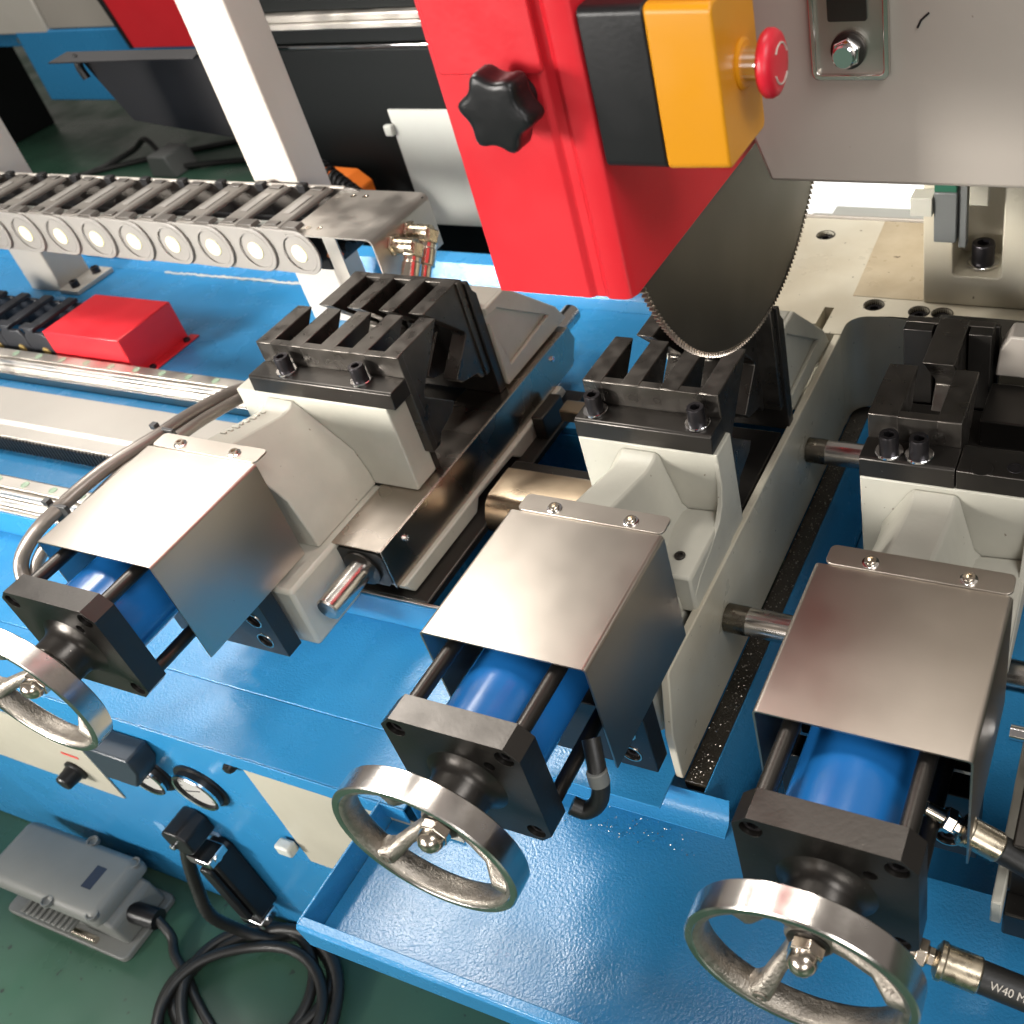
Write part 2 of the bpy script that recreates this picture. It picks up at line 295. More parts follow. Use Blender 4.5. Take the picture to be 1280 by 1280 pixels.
# pocket floor ledge with oily chips
lg = thing('pocket_ledge', (0.2, 0.4, -0.33), 'dark oily ledge strewn with metal chips beside the divider wall', 'ledge')
MB().box(0.1702, 0.196, 0.098, 0.785, -0.318, -0.302).build('ledge_plate', GRIT, lg, 0.001)
MB().prism([(0.196, -0.3025), (0.204, -0.31), (0.222, -0.36), (0.222, -0.40), (0.196, -0.40)], 'y', 0.088, 0.785).build('ledge_slope', BLUE, lg, 0.002)
ch = MB()
for i in range(420):
    x = random.uniform(0.1712, 0.1955); y = random.uniform(0.10, 0.75); s = random.choice([.0006, .0008, .001, .0014]); a = random.random() * 6
    z = -0.3019 + s * 0.5; ch.add([(x + s * math.cos(a), y + s * math.sin(a), z), (x + s * math.cos(a + 2), y + s * math.sin(a + 2), z + s * .6), (x + s * math.cos(a + 4), y + s * math.sin(a + 4), z), (x, y, z + s)], [(0, 1, 3), (1, 2, 3), (2, 0, 3), (0, 2, 1)])
for i in range(70):
    x = random.gauss(0.10, 0.05); y = random.uniform(0.03, 0.062); s = random.choice([.0007, .001, .0013]); a = random.random() * 6; z = TF + .0012
    ch.add([(x + s * math.cos(a), y + s * math.sin(a), z), (x + s * math.cos(a + 2), y + s * math.sin(a + 2), z + s * .6), (x + s * math.cos(a + 4), y + s * math.sin(a + 4), z), (x, y, z + s)], [(0, 1, 3), (1, 2, 3), (2, 0, 3), (0, 2, 1)])
o = ch.build('metal_chips', CHIP); o['kind'] = 'stuff'; o['label'] = 'bright metal sawing chips scattered on ledge and tray'; o['category'] = 'chips'
# deep floor of the pocket
pf = MB().box(0.2225, 0.95, 0.088, 0.785, -0.42, -0.40).build('pocket_floor', BLUE, bed, 0.001)
MB().box(0.226, 0.95, 0.0855, 0.0875, -0.42, -0.345).build('pocket_front_wall', BLUE, bed)
# ================================================================== VISES
CX, CZ = 0.0825, -0.0705
def wheel(vx, dy, spin, P):
    dy = dy - .006; y1 = -0.1305 + dy; y0 = -0.1535 + dy; c = (vx + CX, 0, CZ); ax = (0, 1, 0); yh = -0.127 + dy
    hw = thing_part('handwheel', P)
    prof = [(y0 + .0012, .0855), (y0, .0843), (y0, .0795), (y0 + .001, .0782), (y1 - .001, .0782), (y1, .0795), (y1, .0843), (y1 - .0012, .0855)]
    MB().lathe(c, ax, prof, 96, closed=True).build('rim', POLISH, hw, sharp=28)
    prof = [(y0 + .0008, .0784), (y0 + .0015, .0755), (y0 + .004, .0735), (y0 + .010, .0728), (y1 - .004, .0735), (y1 - .0015, .0755), (y1 - .0008, .0784)]
    MB().lathe(c, ax, prof, 96, closed=True).build('rim_web', CAST, hw, sharp=60)
    MB().lathe(c, ax, [(yh, .016), (yh + .001, .0185), (yh + .003, .0195), (yh + .016, .021), (yh + .0165, .019)], 32).build('hub', CAST, hw)
    for k in range(3):
        a = math.radians(spin + 120 * k); ca, sa = math.cos(a), math.sin(a); rings = []
        for t, hw_, y_a, y_b in ((.015, .0105, yh + .001, yh + .014), (.028, .0082, yh - .002, yh + .010), (.048, .0072, yh - .009, yh + .003), (.062, .0086, y0 + .003, y1 - .002), (.0705, .0105, y0 + .0022, y1 - .002), (.0745, .0135, y0 + .002, y1 - .002)):
            R = []
            for sx, sy in ((-1, .1), (-.75, -.4), (-.3, -.5), (.3, -.5), (.75, -.4), (1, .1), (.7, .5), (-.7, .5)):
                ym = (y_a + y_b) / 2 + sy * (y_b - y_a)
                R.append((vx + CX + ca * t - sa * sx * hw_, ym, CZ + sa * t + ca * sx * hw_))
            rings.append(R)
        MB().loft(rings).build('spoke', CAST, hw, sharp=60)
    a = math.radians(spin); socket_screw('handle_bore', (vx + CX + math.cos(a) * .069, y0 + .0026, CZ + math.sin(a) * .069), (0, -1, 0), .0058, .0016, CAST, hw)
    yn = yh + .001
    MB().lathe((vx + CX, yn, CZ), (0, -1, 0), [(-.001, .0165), (.002, .0165), (.0026, .0155)], 28).build('nut_washer', BLACK, hw)
    MB().lathe((vx + CX, yn - .0026, CZ), (0, -1, 0), [(0, .0132), (.0008, .014), (.0085, .014), (.0095, .013)], 6, rot=spin).build('nut_hexagon', ZINC, hw, 0.0006)
    MB().lathe((vx + CX, yn - .0121, CZ), (0, -1, 0), [(0, .0118), (.004, .0116), (.008, .0100), (.0115, .0068), (.0132, .0028), (.0136, .0003)], 28).build('nut_dome', ZINC, hw, sharp=70)
def thing_part(name, parent):
    o = bpy.data.objects.new(name, None); COL.objects.link(o); o.parent = parent; o.empty_display_size = .02
    loc = parent.location.copy(); o.matrix_parent_inverse = Matrix.Translation(-loc); return o
def link_loc(o): pass
JP = [(.345, .032), (.432, .032), (.368, -.034), (.3665, -.040), (.413, -.080), (.405, -.090), (.370, -.100), (.362, -.112), (.345, -.112)]
def mirror(P, c=.4345): return [(2 * c - y, z) for y, z in P]
def vise(vx, dy, spin, jaw, wall, label, wide_flank):
    V = thing('clamp_vise', (vx + CX, 0.3, -0.25), label, 'vise', 'hydraulic clamp vises in a row')
    # --- sheet metal cover over the cylinder
    t = .0018; r = .0045; out = []; 
    for k in range(6):
        a = math.radians(180 - 90 * k / 5); out.append((vx + r + r * math.cos(a), -r + r * math.sin(a)))
    out2 = [(vx + .170 - (x - vx), z) for x, z in out[::-1]]
    pol = [(vx, -.141)] + out + out2 + [(vx + .170, -.141)]
    inn = [(vx + t, -.141)] + [(vx + r + (r - t) * math.cos(math.radians(180 - 90 * k / 5)), -r + (r - t) * math.sin(math.radians(180 - 90 * k / 5))) for k in range(6)]
    inn += [(vx + .170 - (x - vx), z) for x, z in inn[::-1]]
    bb = MB(); n = len(pol)
    for yy in (0.0, 0.167):
        for x, z in pol: bb.v.append((x, yy, z))
        for x, z in inn: bb.v.append((x, yy, z))
    for i in range(n - 1):
        bb.f += [(i, i + 1, 2 * n + i + 1, 2 * n + i), (n + i, n + i + 1, 3 * n + i + 1, 3 * n + i), (i, i + 1, n + i + 1, n + i), (2 * n + i, 2 * n + i + 1, 3 * n + i + 1, 3 * n + i)]
    for i in (0, n - 1): bb.f.append((i, n + i, 3 * n + i, 2 * n + i))
    cv = bb.build('cover', STEEL, V, sharp=40)
    MB().prism(rrect(vx + .009, vx + .169, .1672, .191, .006), 'z', -.0005, .0018).build('cover_flange', STEEL, cv, 0.0004)
    for sx in (.048, .132): socket_screw('cover_screw', (vx + sx, .176, .0019), (0, 0, 1), .0052, .0045, ZINC, cv); MB().lathe((vx + sx, .176, .0018), (0, 0, 1), [(0, .0075), (.0012, .0075), (.0014, .0068)], 20).build('screw_washer', CHROME, cv)
    # --- cylinder and tie rods
    MB().cyl((vx + CX, -.063 + dy, CZ), (vx + CX, .08, CZ), .0515, 64).build('cylinder', BLUEC, V)
    for sx in (-1, 1):
        for sz in (-1, 1):
            MB().cyl((vx + CX + sx * .0535, -.063 + dy, CZ + sz * .0535), (vx + CX + sx * .0535, .085, CZ + sz * .0535), .0074, 20).build('tie_rod', BLACK, V)
    # --- end plate
    ep = plate(chamf(vx + CX - .0685, vx + CX + .0685, CZ - .0675, CZ + .0675, .0125), [(vx + CX + a * .0535, CZ + c * .0535, .0092) for a in (-1, 1) for c in (-1, 1)] + [(vx + CX + .034, CZ + .036, .0055)], 'y', -.089 + dy, -.0625 + dy, 'end_plate', BLACK, V, 0.0007)
    for sx in (-1, 1):
        for sz in (-1, 1):
            q = (vx + CX + sx * .0535, -.0893 + dy, CZ + sz * .0535)
            socket_screw('plate_bolt', (q[0], q[1] + .0135, q[2]), (0, -1, 0), .0080, .0095, BOLT, ep)
    MB().cyl((vx + CX + .034, -.084 + dy, CZ + .036), (vx + CX + .034, -.07 + dy, CZ + .036), .0054, 18).build('oil_plug', BOLT, ep)
    y = -.089 + dy
    MB().lathe((vx + CX, 0, CZ), (0, -1, 0), [(-y - .001, .041), (-y + .0012, .0375), (-y + .004, .0332), (-y + .008, .0300), (-y + .012, .0285), (-y + .0275, .0275), (-y + .0285, .0268)], 48).build('boss', BLACK, ep, sharp=60)
    MB().lathe((vx + CX, 0, CZ), (0, -1, 0), [(-y + .0282, .0225), (-y + .0295, .0245), (-y + .0310, .0225), (-y + .0325, .0245), (-y + .034, .0225), (-y + .0335, .0195)], 40).build('locking_collar', CAST, ep, sharp=30)
    wheel(vx, dy, spin, V)
    # --- mounting flange behind the cover
    fx = vx + .168
    mf = plate([(vx - .012, -.235), (fx, -.235), (fx, -.1425), (vx - .012, -.1425)], [(fx - .026, z, .0105) for z in (-.212, -.176)], 'y', .060 + dy, .084 + dy, 'mounting_flange', BLACK, V, 0.001)
    MB().box(vx + .0025, vx + .1675, .0855, .1115, -.142, -.010).build('cylinder_head', BLACK, V, 0.001)
    for z in (-.212, -.176):
        MB().lathe((fx - .026, .0596 + dy, z), (0, -1, 0), [(-.0005, .0122), (.0004, .0120), (.0004, .0104), (-.0005, .0104)], 28, closed=True).build('bolt_ring', ZINC, mf)
        socket_screw('flange_bolt', (fx - .026, .072 + dy, z), (0, -1, 0), .0092, .0085, BOLT, mf)
    # --- casting
    x0, x1 = wall
    cs = MB().prism([(x0 + vx, -.15), (x1 + vx - .004, -.15), (x1 + vx, -.146), (x1 + vx, -.0205), (x0 + vx, -.0205)], 'y', .311, .352).build('casting_wall', WHITE, V, 0.002)
    MB().box(vx + .0, vx + (.186 if wide_flank else .150), .113, .3108, -.245, -.1505).build('casting_foot', WHITE, V, 0.005)
    # ridge neck: narrow top strip, flanks falling away
    fr = .172 if wide_flank else .150
    def neck(y, zt):
        return [(vx + .012, y, -.15), (vx + .022, y, zt - .05), (vx + .050, y, zt - .004), (vx + .055, y, zt), (vx + .094, y, zt), (vx + .098, y, zt - .004), (vx + (.160 if wide_flank else .114), y, zt - .068), (vx + fr - .002, y, -.13), (vx + fr, y, -.15)]
    MB().loft([neck(.188, -.008), neck(.20, -.011), neck(.285, -.032), neck(.302, -.031), neck(.3108, -.026)]).build('casting_neck', WHITE, V, 0.0018, 2)
    if not wide_flank:
        MB().prism([(vx + .106, -.15), (vx + .166, -.15), (vx + .166, -.100), (vx + .1625, -.098), (vx + .112, -.102)], 'y', .205, .3105).build('casting_pocket_floor', WHITE, V, 0.003)
        MB().prism([(.208, -.149), (.3108, -.149), (.3108, -.030), (.309, -.060), (.303, -.082), (.290, -.096), (.262, -.106), (.225, -.116), (.208, -.126)], 'x', vx + .1605, vx + .1665).build('casting_gusset', WHITE, V, 0.002)
        s = socket_screw('pocket_screw', (vx + .142, .235, -.101), (0, 0, 1), .006, .004, BLACK, V)
    else:
        MB().lathe((vx + .1335, .245, -.0795), Vector((.72, 0, .68)), [(-.004, .0045), (.0006, .0045), (.0006, .0032), (-.003, .003)], 18).build('oil_hole', BLACK, V)
        for k in range(9):
            MB().box(vx + .058 + .003 * (k % 2), vx + .066 + .0015 * (k % 3), .222 + k * .0088, .2262 + k * .0088, -.034, -.0148 - .0022 * k).build('raised_letter', WHITE, V, 0.0006)
    # --- jaw
    j0, j1, bars = jaw
    jb = MB().prism([(.311, -.020), (.312, .001), (.3145, .003), (.3448, .003), (.3448, -.020)], 'x', vx + j0, vx + j1).build('jaw_base', BLACK, V, 0.001)
    jw = MB().box(vx + j0 + .0008, vx + j1 - .0008, .3452, .356, -.111, .0315).build('jaw_web', BLACKJ, V, 0.001)
    for a, bq in bars:
        MB().prism(JP, 'x', vx + a, vx + bq).build('jaw_tooth', BLACKJ, V, 0.0012)
    for k in range(len(bars) - 1):
        MB().box(vx + bars[k][1] + .0004, vx + bars[k + 1][0] - .0004, .3565, .364, -.11, -.012).build('slot_floor', BLACK, V)
    return V, jb
V2bars = [(.001, .0245), (.047, .0695), (.093, .1155), (.139, .1605)]
V2, jb = vise(0.0, 0.0, 217, (0.0, .1615, V2bars), (0.0, .1655), 'middle clamp vise on the cream base, under the saw blade', False)
for sx in (.019, .140): socket_screw('jaw_bolt', (sx, .330, .0042), (0, 0, 1), .0095, .0215, BOLT, jb, .0138, CHROME)
V3bars = [(.001, .031), (.068, .092)]
V3, jb = vise(0.317, 0.0, 240, (0.0, .0925, V3bars), (0.0, .30), 'right clamp vise with a two-toothed jaw, nearest the camera', False)
for sx in (.027, .056): socket_screw('jaw_bolt', (.317 + sx, .325, .0042), (0, 0, 1), .0095, .0215, BOLT, jb, .0138, CHROME)
MB().box(.317 + .0935, .317 + .30, .3115, .352, -.020, .0025).build('jaw_base_extension', BLACK, V3, 0.0012)
MB().lathe((.317 + .145, .326, .0027), (0, 0, 1), [(0, .0075), (.0004, .0072), (.0004, .006), (-.006, .006)], 24).build('tapped_hole', BOLT, V3)
MB().lathe((.317 + .116, .319, .0027), (0, 0, 1), [(0, .0105), (.0006, .010), (.0006, .0085)], 24).build('blanking_plug', BLACK, V3)
V1bars = [(.036 + i * .0487, .036 + i * .0487 + .0242) for i in range(5)]
V1, jb = vise(-0.503, 0.021, 198, (.035, .2565, V1bars), (0.003, .242), 'left clamp vise beside the stainless slide cover, with five-toothed jaw', True)
for sx in (.086, .202): socket_screw('jaw_bolt', (-.503 + sx, .330, .0042), (0, 0, 1), .0095, .0215, BOLT, jb, .0138, CHROME)
MB().prism([(.350, -.15), (.3520, -.15), (.3520, -.112), (.3625, -.112), (.3625, -.15)], 'x', -.503 + .06, -.503 + .24).build('jaw_support', BLACK, V1)
MB().box(-.50, -.3238, .3525, .54, -.172, -.1535).build('under_jaw_dark', BLACK, V1, .002)  # added black plate, stands for the shade under the left jaws
MB().box(.318, .62, .3660, .49, -.145, -.06).build('jaw_gap_dark', BLACK, V3, .002)  # added black block, puts shade into the gap between the jaw teeth
MB().box(.004, .155, .3525, .52, -.2, -.1515).build('under_jaw_dark', BLACK, V2, .002)  # same added shade plate under the middle jaws
# ---------------- fixed jaws opposite each vise
def fixed_jaw(vx, bars, jx0, jx1, cx0, cx1, label, rib=True):
    F = thing('fixed_jaw', (vx + .1, .6, -.15), label, 'jaw', 'fixed jaws facing the vises')
    for a, bq in bars:
        MB().prism(mirror(JP), 'x', vx + a, vx + bq).build('jaw_tooth', BLACKJ, F, 0.0012)
    MB().prism([(.513, -.112), (.5238, -.112), (.5238, .0315), (.513, .0315)], 'x', vx + jx0, vx + jx1).build('jaw_web', BLACKJ, F, 0.001)
    for k in range(len(bars) - 1):
        MB().box(vx + bars[k][1] + .0004, vx + bars[k + 1][0] - .0004, .505, .5125, -.11, -.012).build('slot_floor', BLACK, F)
    MB().prism([(.5245, -.15), (.541, -.15), (.541, .002), (.533, .012), (.531, .0255), (.5245, .0255)], 'x', vx + jx0 + .002, vx + jx1 + .004).build('backing_plate', BLACK, F, 0.001)
    if rib:
        MB().prism([(.5415, -.1465), (.72, -.1465), (.70, -.116), (.612, -.035), (.598, -.024), (.5415, -.024)], 'x', vx + cx0, vx + cx1 - .006).build('casting_body', WHITE, F, 0.003)
        MB().prism([(.5415, -.1465), (.72, -.1465), (.70, -.116), (.595, -.022), (.570, -.022), (.5415, -.022), (.5415, -.034), (.566, -.036), (.676, -.116), (.560, -.124), (.5415, -.045)], 'x', vx + cx1 - .0058, vx + cx1).build('rib_frame', WHITE, F, 0.0015)
    for a in (jx0 + .03, jx1 - .02):
        MB().lathe((vx + a, .5475, -.0215), (0, 0, 1), [(0, .0095), (.022, .0095), (.024, .0085), (.024, .0055), (.014, .005)], 24).build('clamp_bolt', BOLT, F)
    return F
fixed_jaw(-.503, [(.066, .0885), (.1125, .1355), (.1625, .1855), (.2095, .2325)], .063, .2355, .03, .245, 'four-toothed fixed jaw opposite the left vise')
fixed_jaw(0.0, [(.0245, .046), (.071, .0925), (.117, .1385)], .022, .1605, 0.0, .158, 'three-toothed fixed jaw under the saw blade, opposite the middle vise')
F3 = fixed_jaw(.317, [(.033, .0655)], -.001, .092, 0.0, .30, 'single-toothed fixed jaw opposite the right vise', False)
MB().box(.317 - .001, .317 + .030, .4975, .5125, -.112, .031).build('side_block', BLACK, F3, 0.001)
MB().box(.317 + .068, .317 + .092, .4975, .5125, -.112, .031).build('side_block', BLACK, F3, 0.001)
MB().box(.317 - .004, .317 + .30, .5415, .70, -.1465, -.075).build('casting_body', BLACK, F3, 0.004)
MB().prism([(.317 + .097, -.02), (.317 + .30, -.02), (.317 + .30, .03), (.317 + .110, .03), (.317 + .100, .012)], 'y', .500, .53).build('side_casting', GREYP, F3, 0.002)
MB().box(.317 + .094, .317 + .30, .43, .499, -.1, -.028).build('side_support', BLACK, F3, 0.002)
# ---------------- transverse guide shafts
for y, lab in ((.261, 'polished steel guide shaft crossing the pocket nearest the right vise cover'), (.567, 'polished steel guide shaft crossing the pocket by the right vise jaw')):
    g = thing('guide_shaft', (.25, y, -.215), lab, 'shaft', 'guide shafts across the pocket')
    MB().cyl((.1712, y, -.215), (.75, y, -.215), .0165, 36).build('shaft_body', POLISH, g)
    MB().lathe((.1708, y, -.215), (1, 0, 0), [(0, .0168), (.026, .0168), (.0265, .0166)], 36).build('shaft_collar', GRIMY, g)
# ---------------- slide cover beside the left vise
sl = thing('slide_cover', (-.285, .45, -.21), 'long brushed stainless slide cover with a shaft, right of the left vise', 'slide cover')
MB().box(-.323, -.2485, .2, .70, -.1525, -.1505).build('top_sheet', STEELY, sl, 0.0006)
MB().prism([(.2, -.213), (.2, -.1505), (.70, -.1505), (.712, -.178), (.690, -.213)], 'x', -.2483, -.2465).build('side_sheet', STEELY, sl, 0.0006)
MB().box(-.3235, -.2488, .204, .70, -.212, -.153).build('inner_block', BLACK, sl, 0.002)
MB().prism(chamf(-.322, -.250, -.212, -.156, .008), 'y', .1995, .2035).build('end_seal', RUBBER, sl, 0.0008)
MB().lathe((-.286, .1985, -.184), (0, -1, 0), [(0, .026), (.003, .026), (.004, .022)], 36).build('wiper_ring', BLACK, sl)
MB().lathe((-.286, .124, -.184), (0, 1, 0), [(0, .0135), (.002, .0158), (.075, .0158)], 40).build('shaft', POLISH, sl)
MB().lathe((-.286, .69, -.178), (0, 1, 0), [(0, .0158), (.088, .0158), (.092, .013)], 40).build('shaft', POLISH, sl)
for y in (.245, .64): socket_screw('side_screw', (-.2464, y, -.168), (1, 0, 0), .0042, .003, CHROME, sl)
MB().prism([(.205, -.2135), (.636, -.2135), (.645, -.230), (.545, -.241), (.507, -.250), (.477, -.2235), (.385, -.2205), (.372, -.237), (.219, -.236)], 'x', -.262, -.2395).build('slide_beam', WHITE, sl, 0.002)
MB().box(-.33, -.215, .207, .66, -.2495, -.238).build('slide_plate', BLACK, sl, 0.002)
MB().box(-.238, -.218, .54, .60, -.2495, -.20).build('limit_block', BLACK, sl, 0.002)
wc = thing('way_cover', (-.1, .4, -.23), 'curved warm brown sheet cover between slide cover and middle vise', 'sheet cover')
MB().prism([(.352, -.247), (.352, -.225), (.362, -.207), (.376, -.200), (.43, -.200), (.43, -.202), (.377, -.202), (.364, -.209), (.354, -.226), (.354, -.247)], 'x', -.212, .05).build('cover_sheet', BRONZE, wc)
MB().box(-.213, .05, .4315, .45, -.30, -.203).build('cover_support', BLACK, wc, 0.002)
wb = thing('cross_bar', (-.07, .57, -.2), 'short tan steel bar leading under the middle vise jaw', 'bar')
MB().box(-.19, .0, .545, .572, -.205, -.185).build('bar_body', BRONZE, wb, 0.002)
# ================================================================== SAW
bl = thing('circular_saw', (.18, .457, .0625), 'large dark round saw blade with bright fine teeth', 'saw blade')
BC = (.457, .337); BR = .2735
MB().lathe((.1788, BC[0], BC[1]), (1, 0, 0), [(0, .01), (0, BR - .003), (.0024, BR - .003), (.0024, .01)], 220).build('blade_disc', BLADE, bl, sharp=40)
tb = MB(); NT = 280
for i in range(NT):
    a = 2 * math.pi * i / NT; ca, sa = math.cos(a), math.sin(a); da = math.pi / NT
    def q(r, an, x): return (x, BC[0] + r * math.cos(an), BC[1] + r * math.sin(an))
    tb.add([q(BR - .0035, a - da * .5, .1776), q(BR + .0014, a - da * .35, .1776), q(BR + .0012, a + da * .2, .1778), q(BR - .0035, a + da * .3, .1778), q(BR - .0035, a - da * .5, .1824), q(BR + .0014, a - da * .35, .1824), q(BR + .0012, a + da * .2, .1822), q(BR - .0035, a + da * .3, .1822)], [(0, 3, 2, 1), (4, 5, 6, 7), (0, 1, 5, 4), (1, 2, 6, 5), (2, 3, 7, 6), (3, 0, 4, 7)])
o = tb.build('saw_teeth', TOOTH, bl); o['kind'] = 'stuff'
gd = thing('blade_guard', (.13, .4, .255), 'bright red sheet steel blade guard above the middle vise', 'guard')
GY = .165; GZ = .2545
# front face with a recessed fold line on its right, returning as the right side wall
gp = [(.071, GY), (.154, GY), (.158, GY + .0035), (.166, GY + .0035), (.170, GY + .0005), (.184, GY + .0015), (.188, GY + .004), (.1905, GY + .010), (.1905, .70), (.1885, .70), (.1885, GY + .012), (.184, GY + .006), (.071, GY + .006)]
MB().prism(gp, 'z', GZ, .80).build('front_wall', RED, gd, 0.0012)
MB().box(.071, .073, GY + .0062, .70, GZ, .80).build('side_wall', RED, gd, 0.0006)
MB().prism(rrect(.076, .1605, .428, .80, .004), 'y', GY - .0035, GY - .0002).build('raised_panel', RED, gd, 0.0012)
MB().box(.0735, .16, GY + .0064, .70, GZ + .004, GZ + .006).build('bottom_fold', RED, gd)
# star knob
kn = thing('star_knob', (.137, .14, .415), 'black star-shaped clamping knob on the red guard', 'knob')
ks = []
for i in range(60):
    a = 2 * math.pi * i / 60; cq = .5 + .5 * math.cos(6 * a + 1.2); rr = .0222 + .0058 * cq ** 1.5; ks.append((rr * math.cos(a), rr * math.sin(a)))
rings = [[(.137 + x * s, y, .4145 + z * s) for x, z in ks] for y, s in ((.150, .86), (.148, .97), (.145, 1.0), (.132, 1.0), (.1275, .97), (.1262, .90), (.1258, .75), (.1258, .3))]
MB().loft(rings).build('knob_head', BLACKP, kn, sharp=70)
MB().cyl((.137, .1495, .4145), (.137, .1655, .4145), .013, 28).build('knob_neck', BLACKP, kn)
# emergency stop
es = thing('emergency_stop', (.24, .2, .362), 'black and yellow emergency stop box with red mushroom button', 'switch box')
def boxr(x0, x1, y0, y1, z0, z1, r, taper=0):
    R = []
    for x, s in ((x0, 0), (x1, taper)):
        R.append([(x, y, z) for y, z in rrect(y0 + s, y1 - s, z0 + s, z1 - s, r)])
    return MB().loft(R)
boxr(.1915, .2385, .1655, .2385, .3615, .468, .006).build('box_base', BLACKP, es, 0.0015)
boxr(.2390, .2845, .1650, .2390, .3610, .4685, .006, .001).build('box_lid', YELLOW, es, 0.002, 3)
MB().lathe((.2846, .208, .4165), (1, 0, 0), [(0, .0165), (.001, .0165), (.0025, .0145), (.0026, .0115)], 36).build('collar', YELLOW, es)
MB().lathe((.2870, .208, .4165), (1, 0, 0), [(0, .0108), (.013, .0108)], 36).build('button_stem', CHROME, es)
MB().lathe((.2990, .208, .4165), (1, 0, 0), [(0, .0105), (.0006, .0195), (.003, .0215), (.0065, .0215), (.0095, .0198), (.0112, .0165), (.0120, .010), (.0123, .002)], 48).build('button', REDP, es, sharp=60)
for a0 in (20, 200):
    pts = [(.299 + .0118 + .0003, .208 + .0125 * math.cos(math.radians(a0 + i * 9)), .4165 + .0125 * math.sin(math.radians(a0 + i * 9))) for i in range(14)]
    MB().tube(pts, .0006, 6).build('arrow_mark', PALEINK, es)
# saw head
hd = thing('gearbox_housing', (.5, .6, .24), 'big warm grey painted saw head casting across the top right', 'saw head')
MB().prism([(.2065, .36), (.2065, .283), (.2205, .2405), (1.2, .2405), (1.2, .9), (.2065, .9)], 'y', .40, .78).build('head_body', GREYP, hd, 0.004)
lt = MB().prism(rrect(.269, .3335, .334, .46, .006), 'y', .3975, .3998).build('latch_plate', STEELP, hd, 0.0008)
fr = rrect(.269, .3335, .334, .46, .006); fi = rrect(.2735, .329, .3385, .4555, .0045)
rb = MB(); n = len(fr)
rb.loft([[(x, .3975, z) for x, z in fr], [(x, .393, z) for x, z in fr], [(x, .393, z) for x, z in fi], [(x, .3975, z) for x, z in fi]], False)
rb.build('latch_frame', POLISH, lt, 0.001, 3)
MB().prism(rrect(.284, .316, .3795, .41, .002), 'y', .3955, .3973).build('latch_slot', BLACK, lt)
MB().lathe((.300, .3974, .357), (0, -1, 0), [(0, .0145), (.003, .0145), (.0035, .0135)], 36).build('latch_cup', BLACK, lt)
MB().lathe((.300, .3938, .357), (0, -1, 0), [(0, .0118), (.001, .0122), (.006, .0122), (.007, .0115)], 6, rot=.4).build('latch_bolt', CHROME, lt, 0.0006)
MB().lathe((.300, .3868, .357), (0, -1, 0), [(0, .0095), (.006, .0093), (.0075, .008)], 28).build('latch_bolt_tip', CHROME, lt)
MB().tube([(.355, .3995, .372), (.358, .3993, .378), (.364, .3995, .383)], .0009, 6).build('paint_scratch', BLACKP, hd)
# column block behind the head
cb = thing('column_block', (.4, .9, -.145), 'cream cast column block with a bolt slot standing on the base', 'column')
s0, s1, sz0 = .302, .366, -.098
cbm = MB().prism([(.2625, -.143), (.75, -.143), (.75, .25), (s1, .25), (s1, sz0 + .004), (s1 - .004, sz0), (s0 + .004, sz0), (s0, sz0 + .004), (s0, .25), (.2625, .25)], 'y', .83, .90)
cbm.build('block_front', WHITEB, cb, 0.002)
MB().box(.2625, .75, .9005, 1.05, -.143, .25).build('block_rear', WHITEB, cb, 0.002)
socket_screw('slot_bolt', (.336, .866, sz0 + .003), (0, 0, 1), .0155, .030, BOLT, cb, .0215, CHROME)
sn = thing('proximity_switch', (.29, .8, .0), 'small dark grey switch with green top beside the column slot', 'switch')
MB().box(.281, .3105, .806, .829, -.036, .034).build('switch_body', GREYD, sn, 0.002)
MB().box(.2815, .310, .8065, .8285, .0343, .052).build('switch_top', GREEN, sn, 0.001)
MB().box(.312, .322, .812, .8285, -.045, .05).build('switch_bracket', GREYD, sn, 0.001)
MB().box(.252, .280, .80, .8285, .003, .028).build('switch_foot', WHITE, sn, 0.001)
MB().box(.326, .349, .806, .822, .018, .05).build('switch_cap', PANELW, sn, 0.001)
# bright housing seen under the head
hs = thing('daylit_doorway', (.0, 1.9, -.85), 'bright daylit opening glimpsed beneath the grey saw head', 'doorway')
MB().box(-.55, .40, 1.9, 1.92, -.85, -.30).build('door_opening', mat('daylight_glow', (1.0, 0.99, 0.96), 0.5, emit=1.3), hs)
hz = thing('white_housing', (.1, 1.45, -.85), 'low pale machine housing before the bright opening under the saw head', 'housing')
MB().box(-.069, .5, 1.42, 1.499, -.85, -.345).build('housing_body', PANELG, hz, 0.004)
MB().box(-.12, -.0695, 1.42, 1.499, -.85, -.362).build('housing_step', PANELG, hz, 0.004)
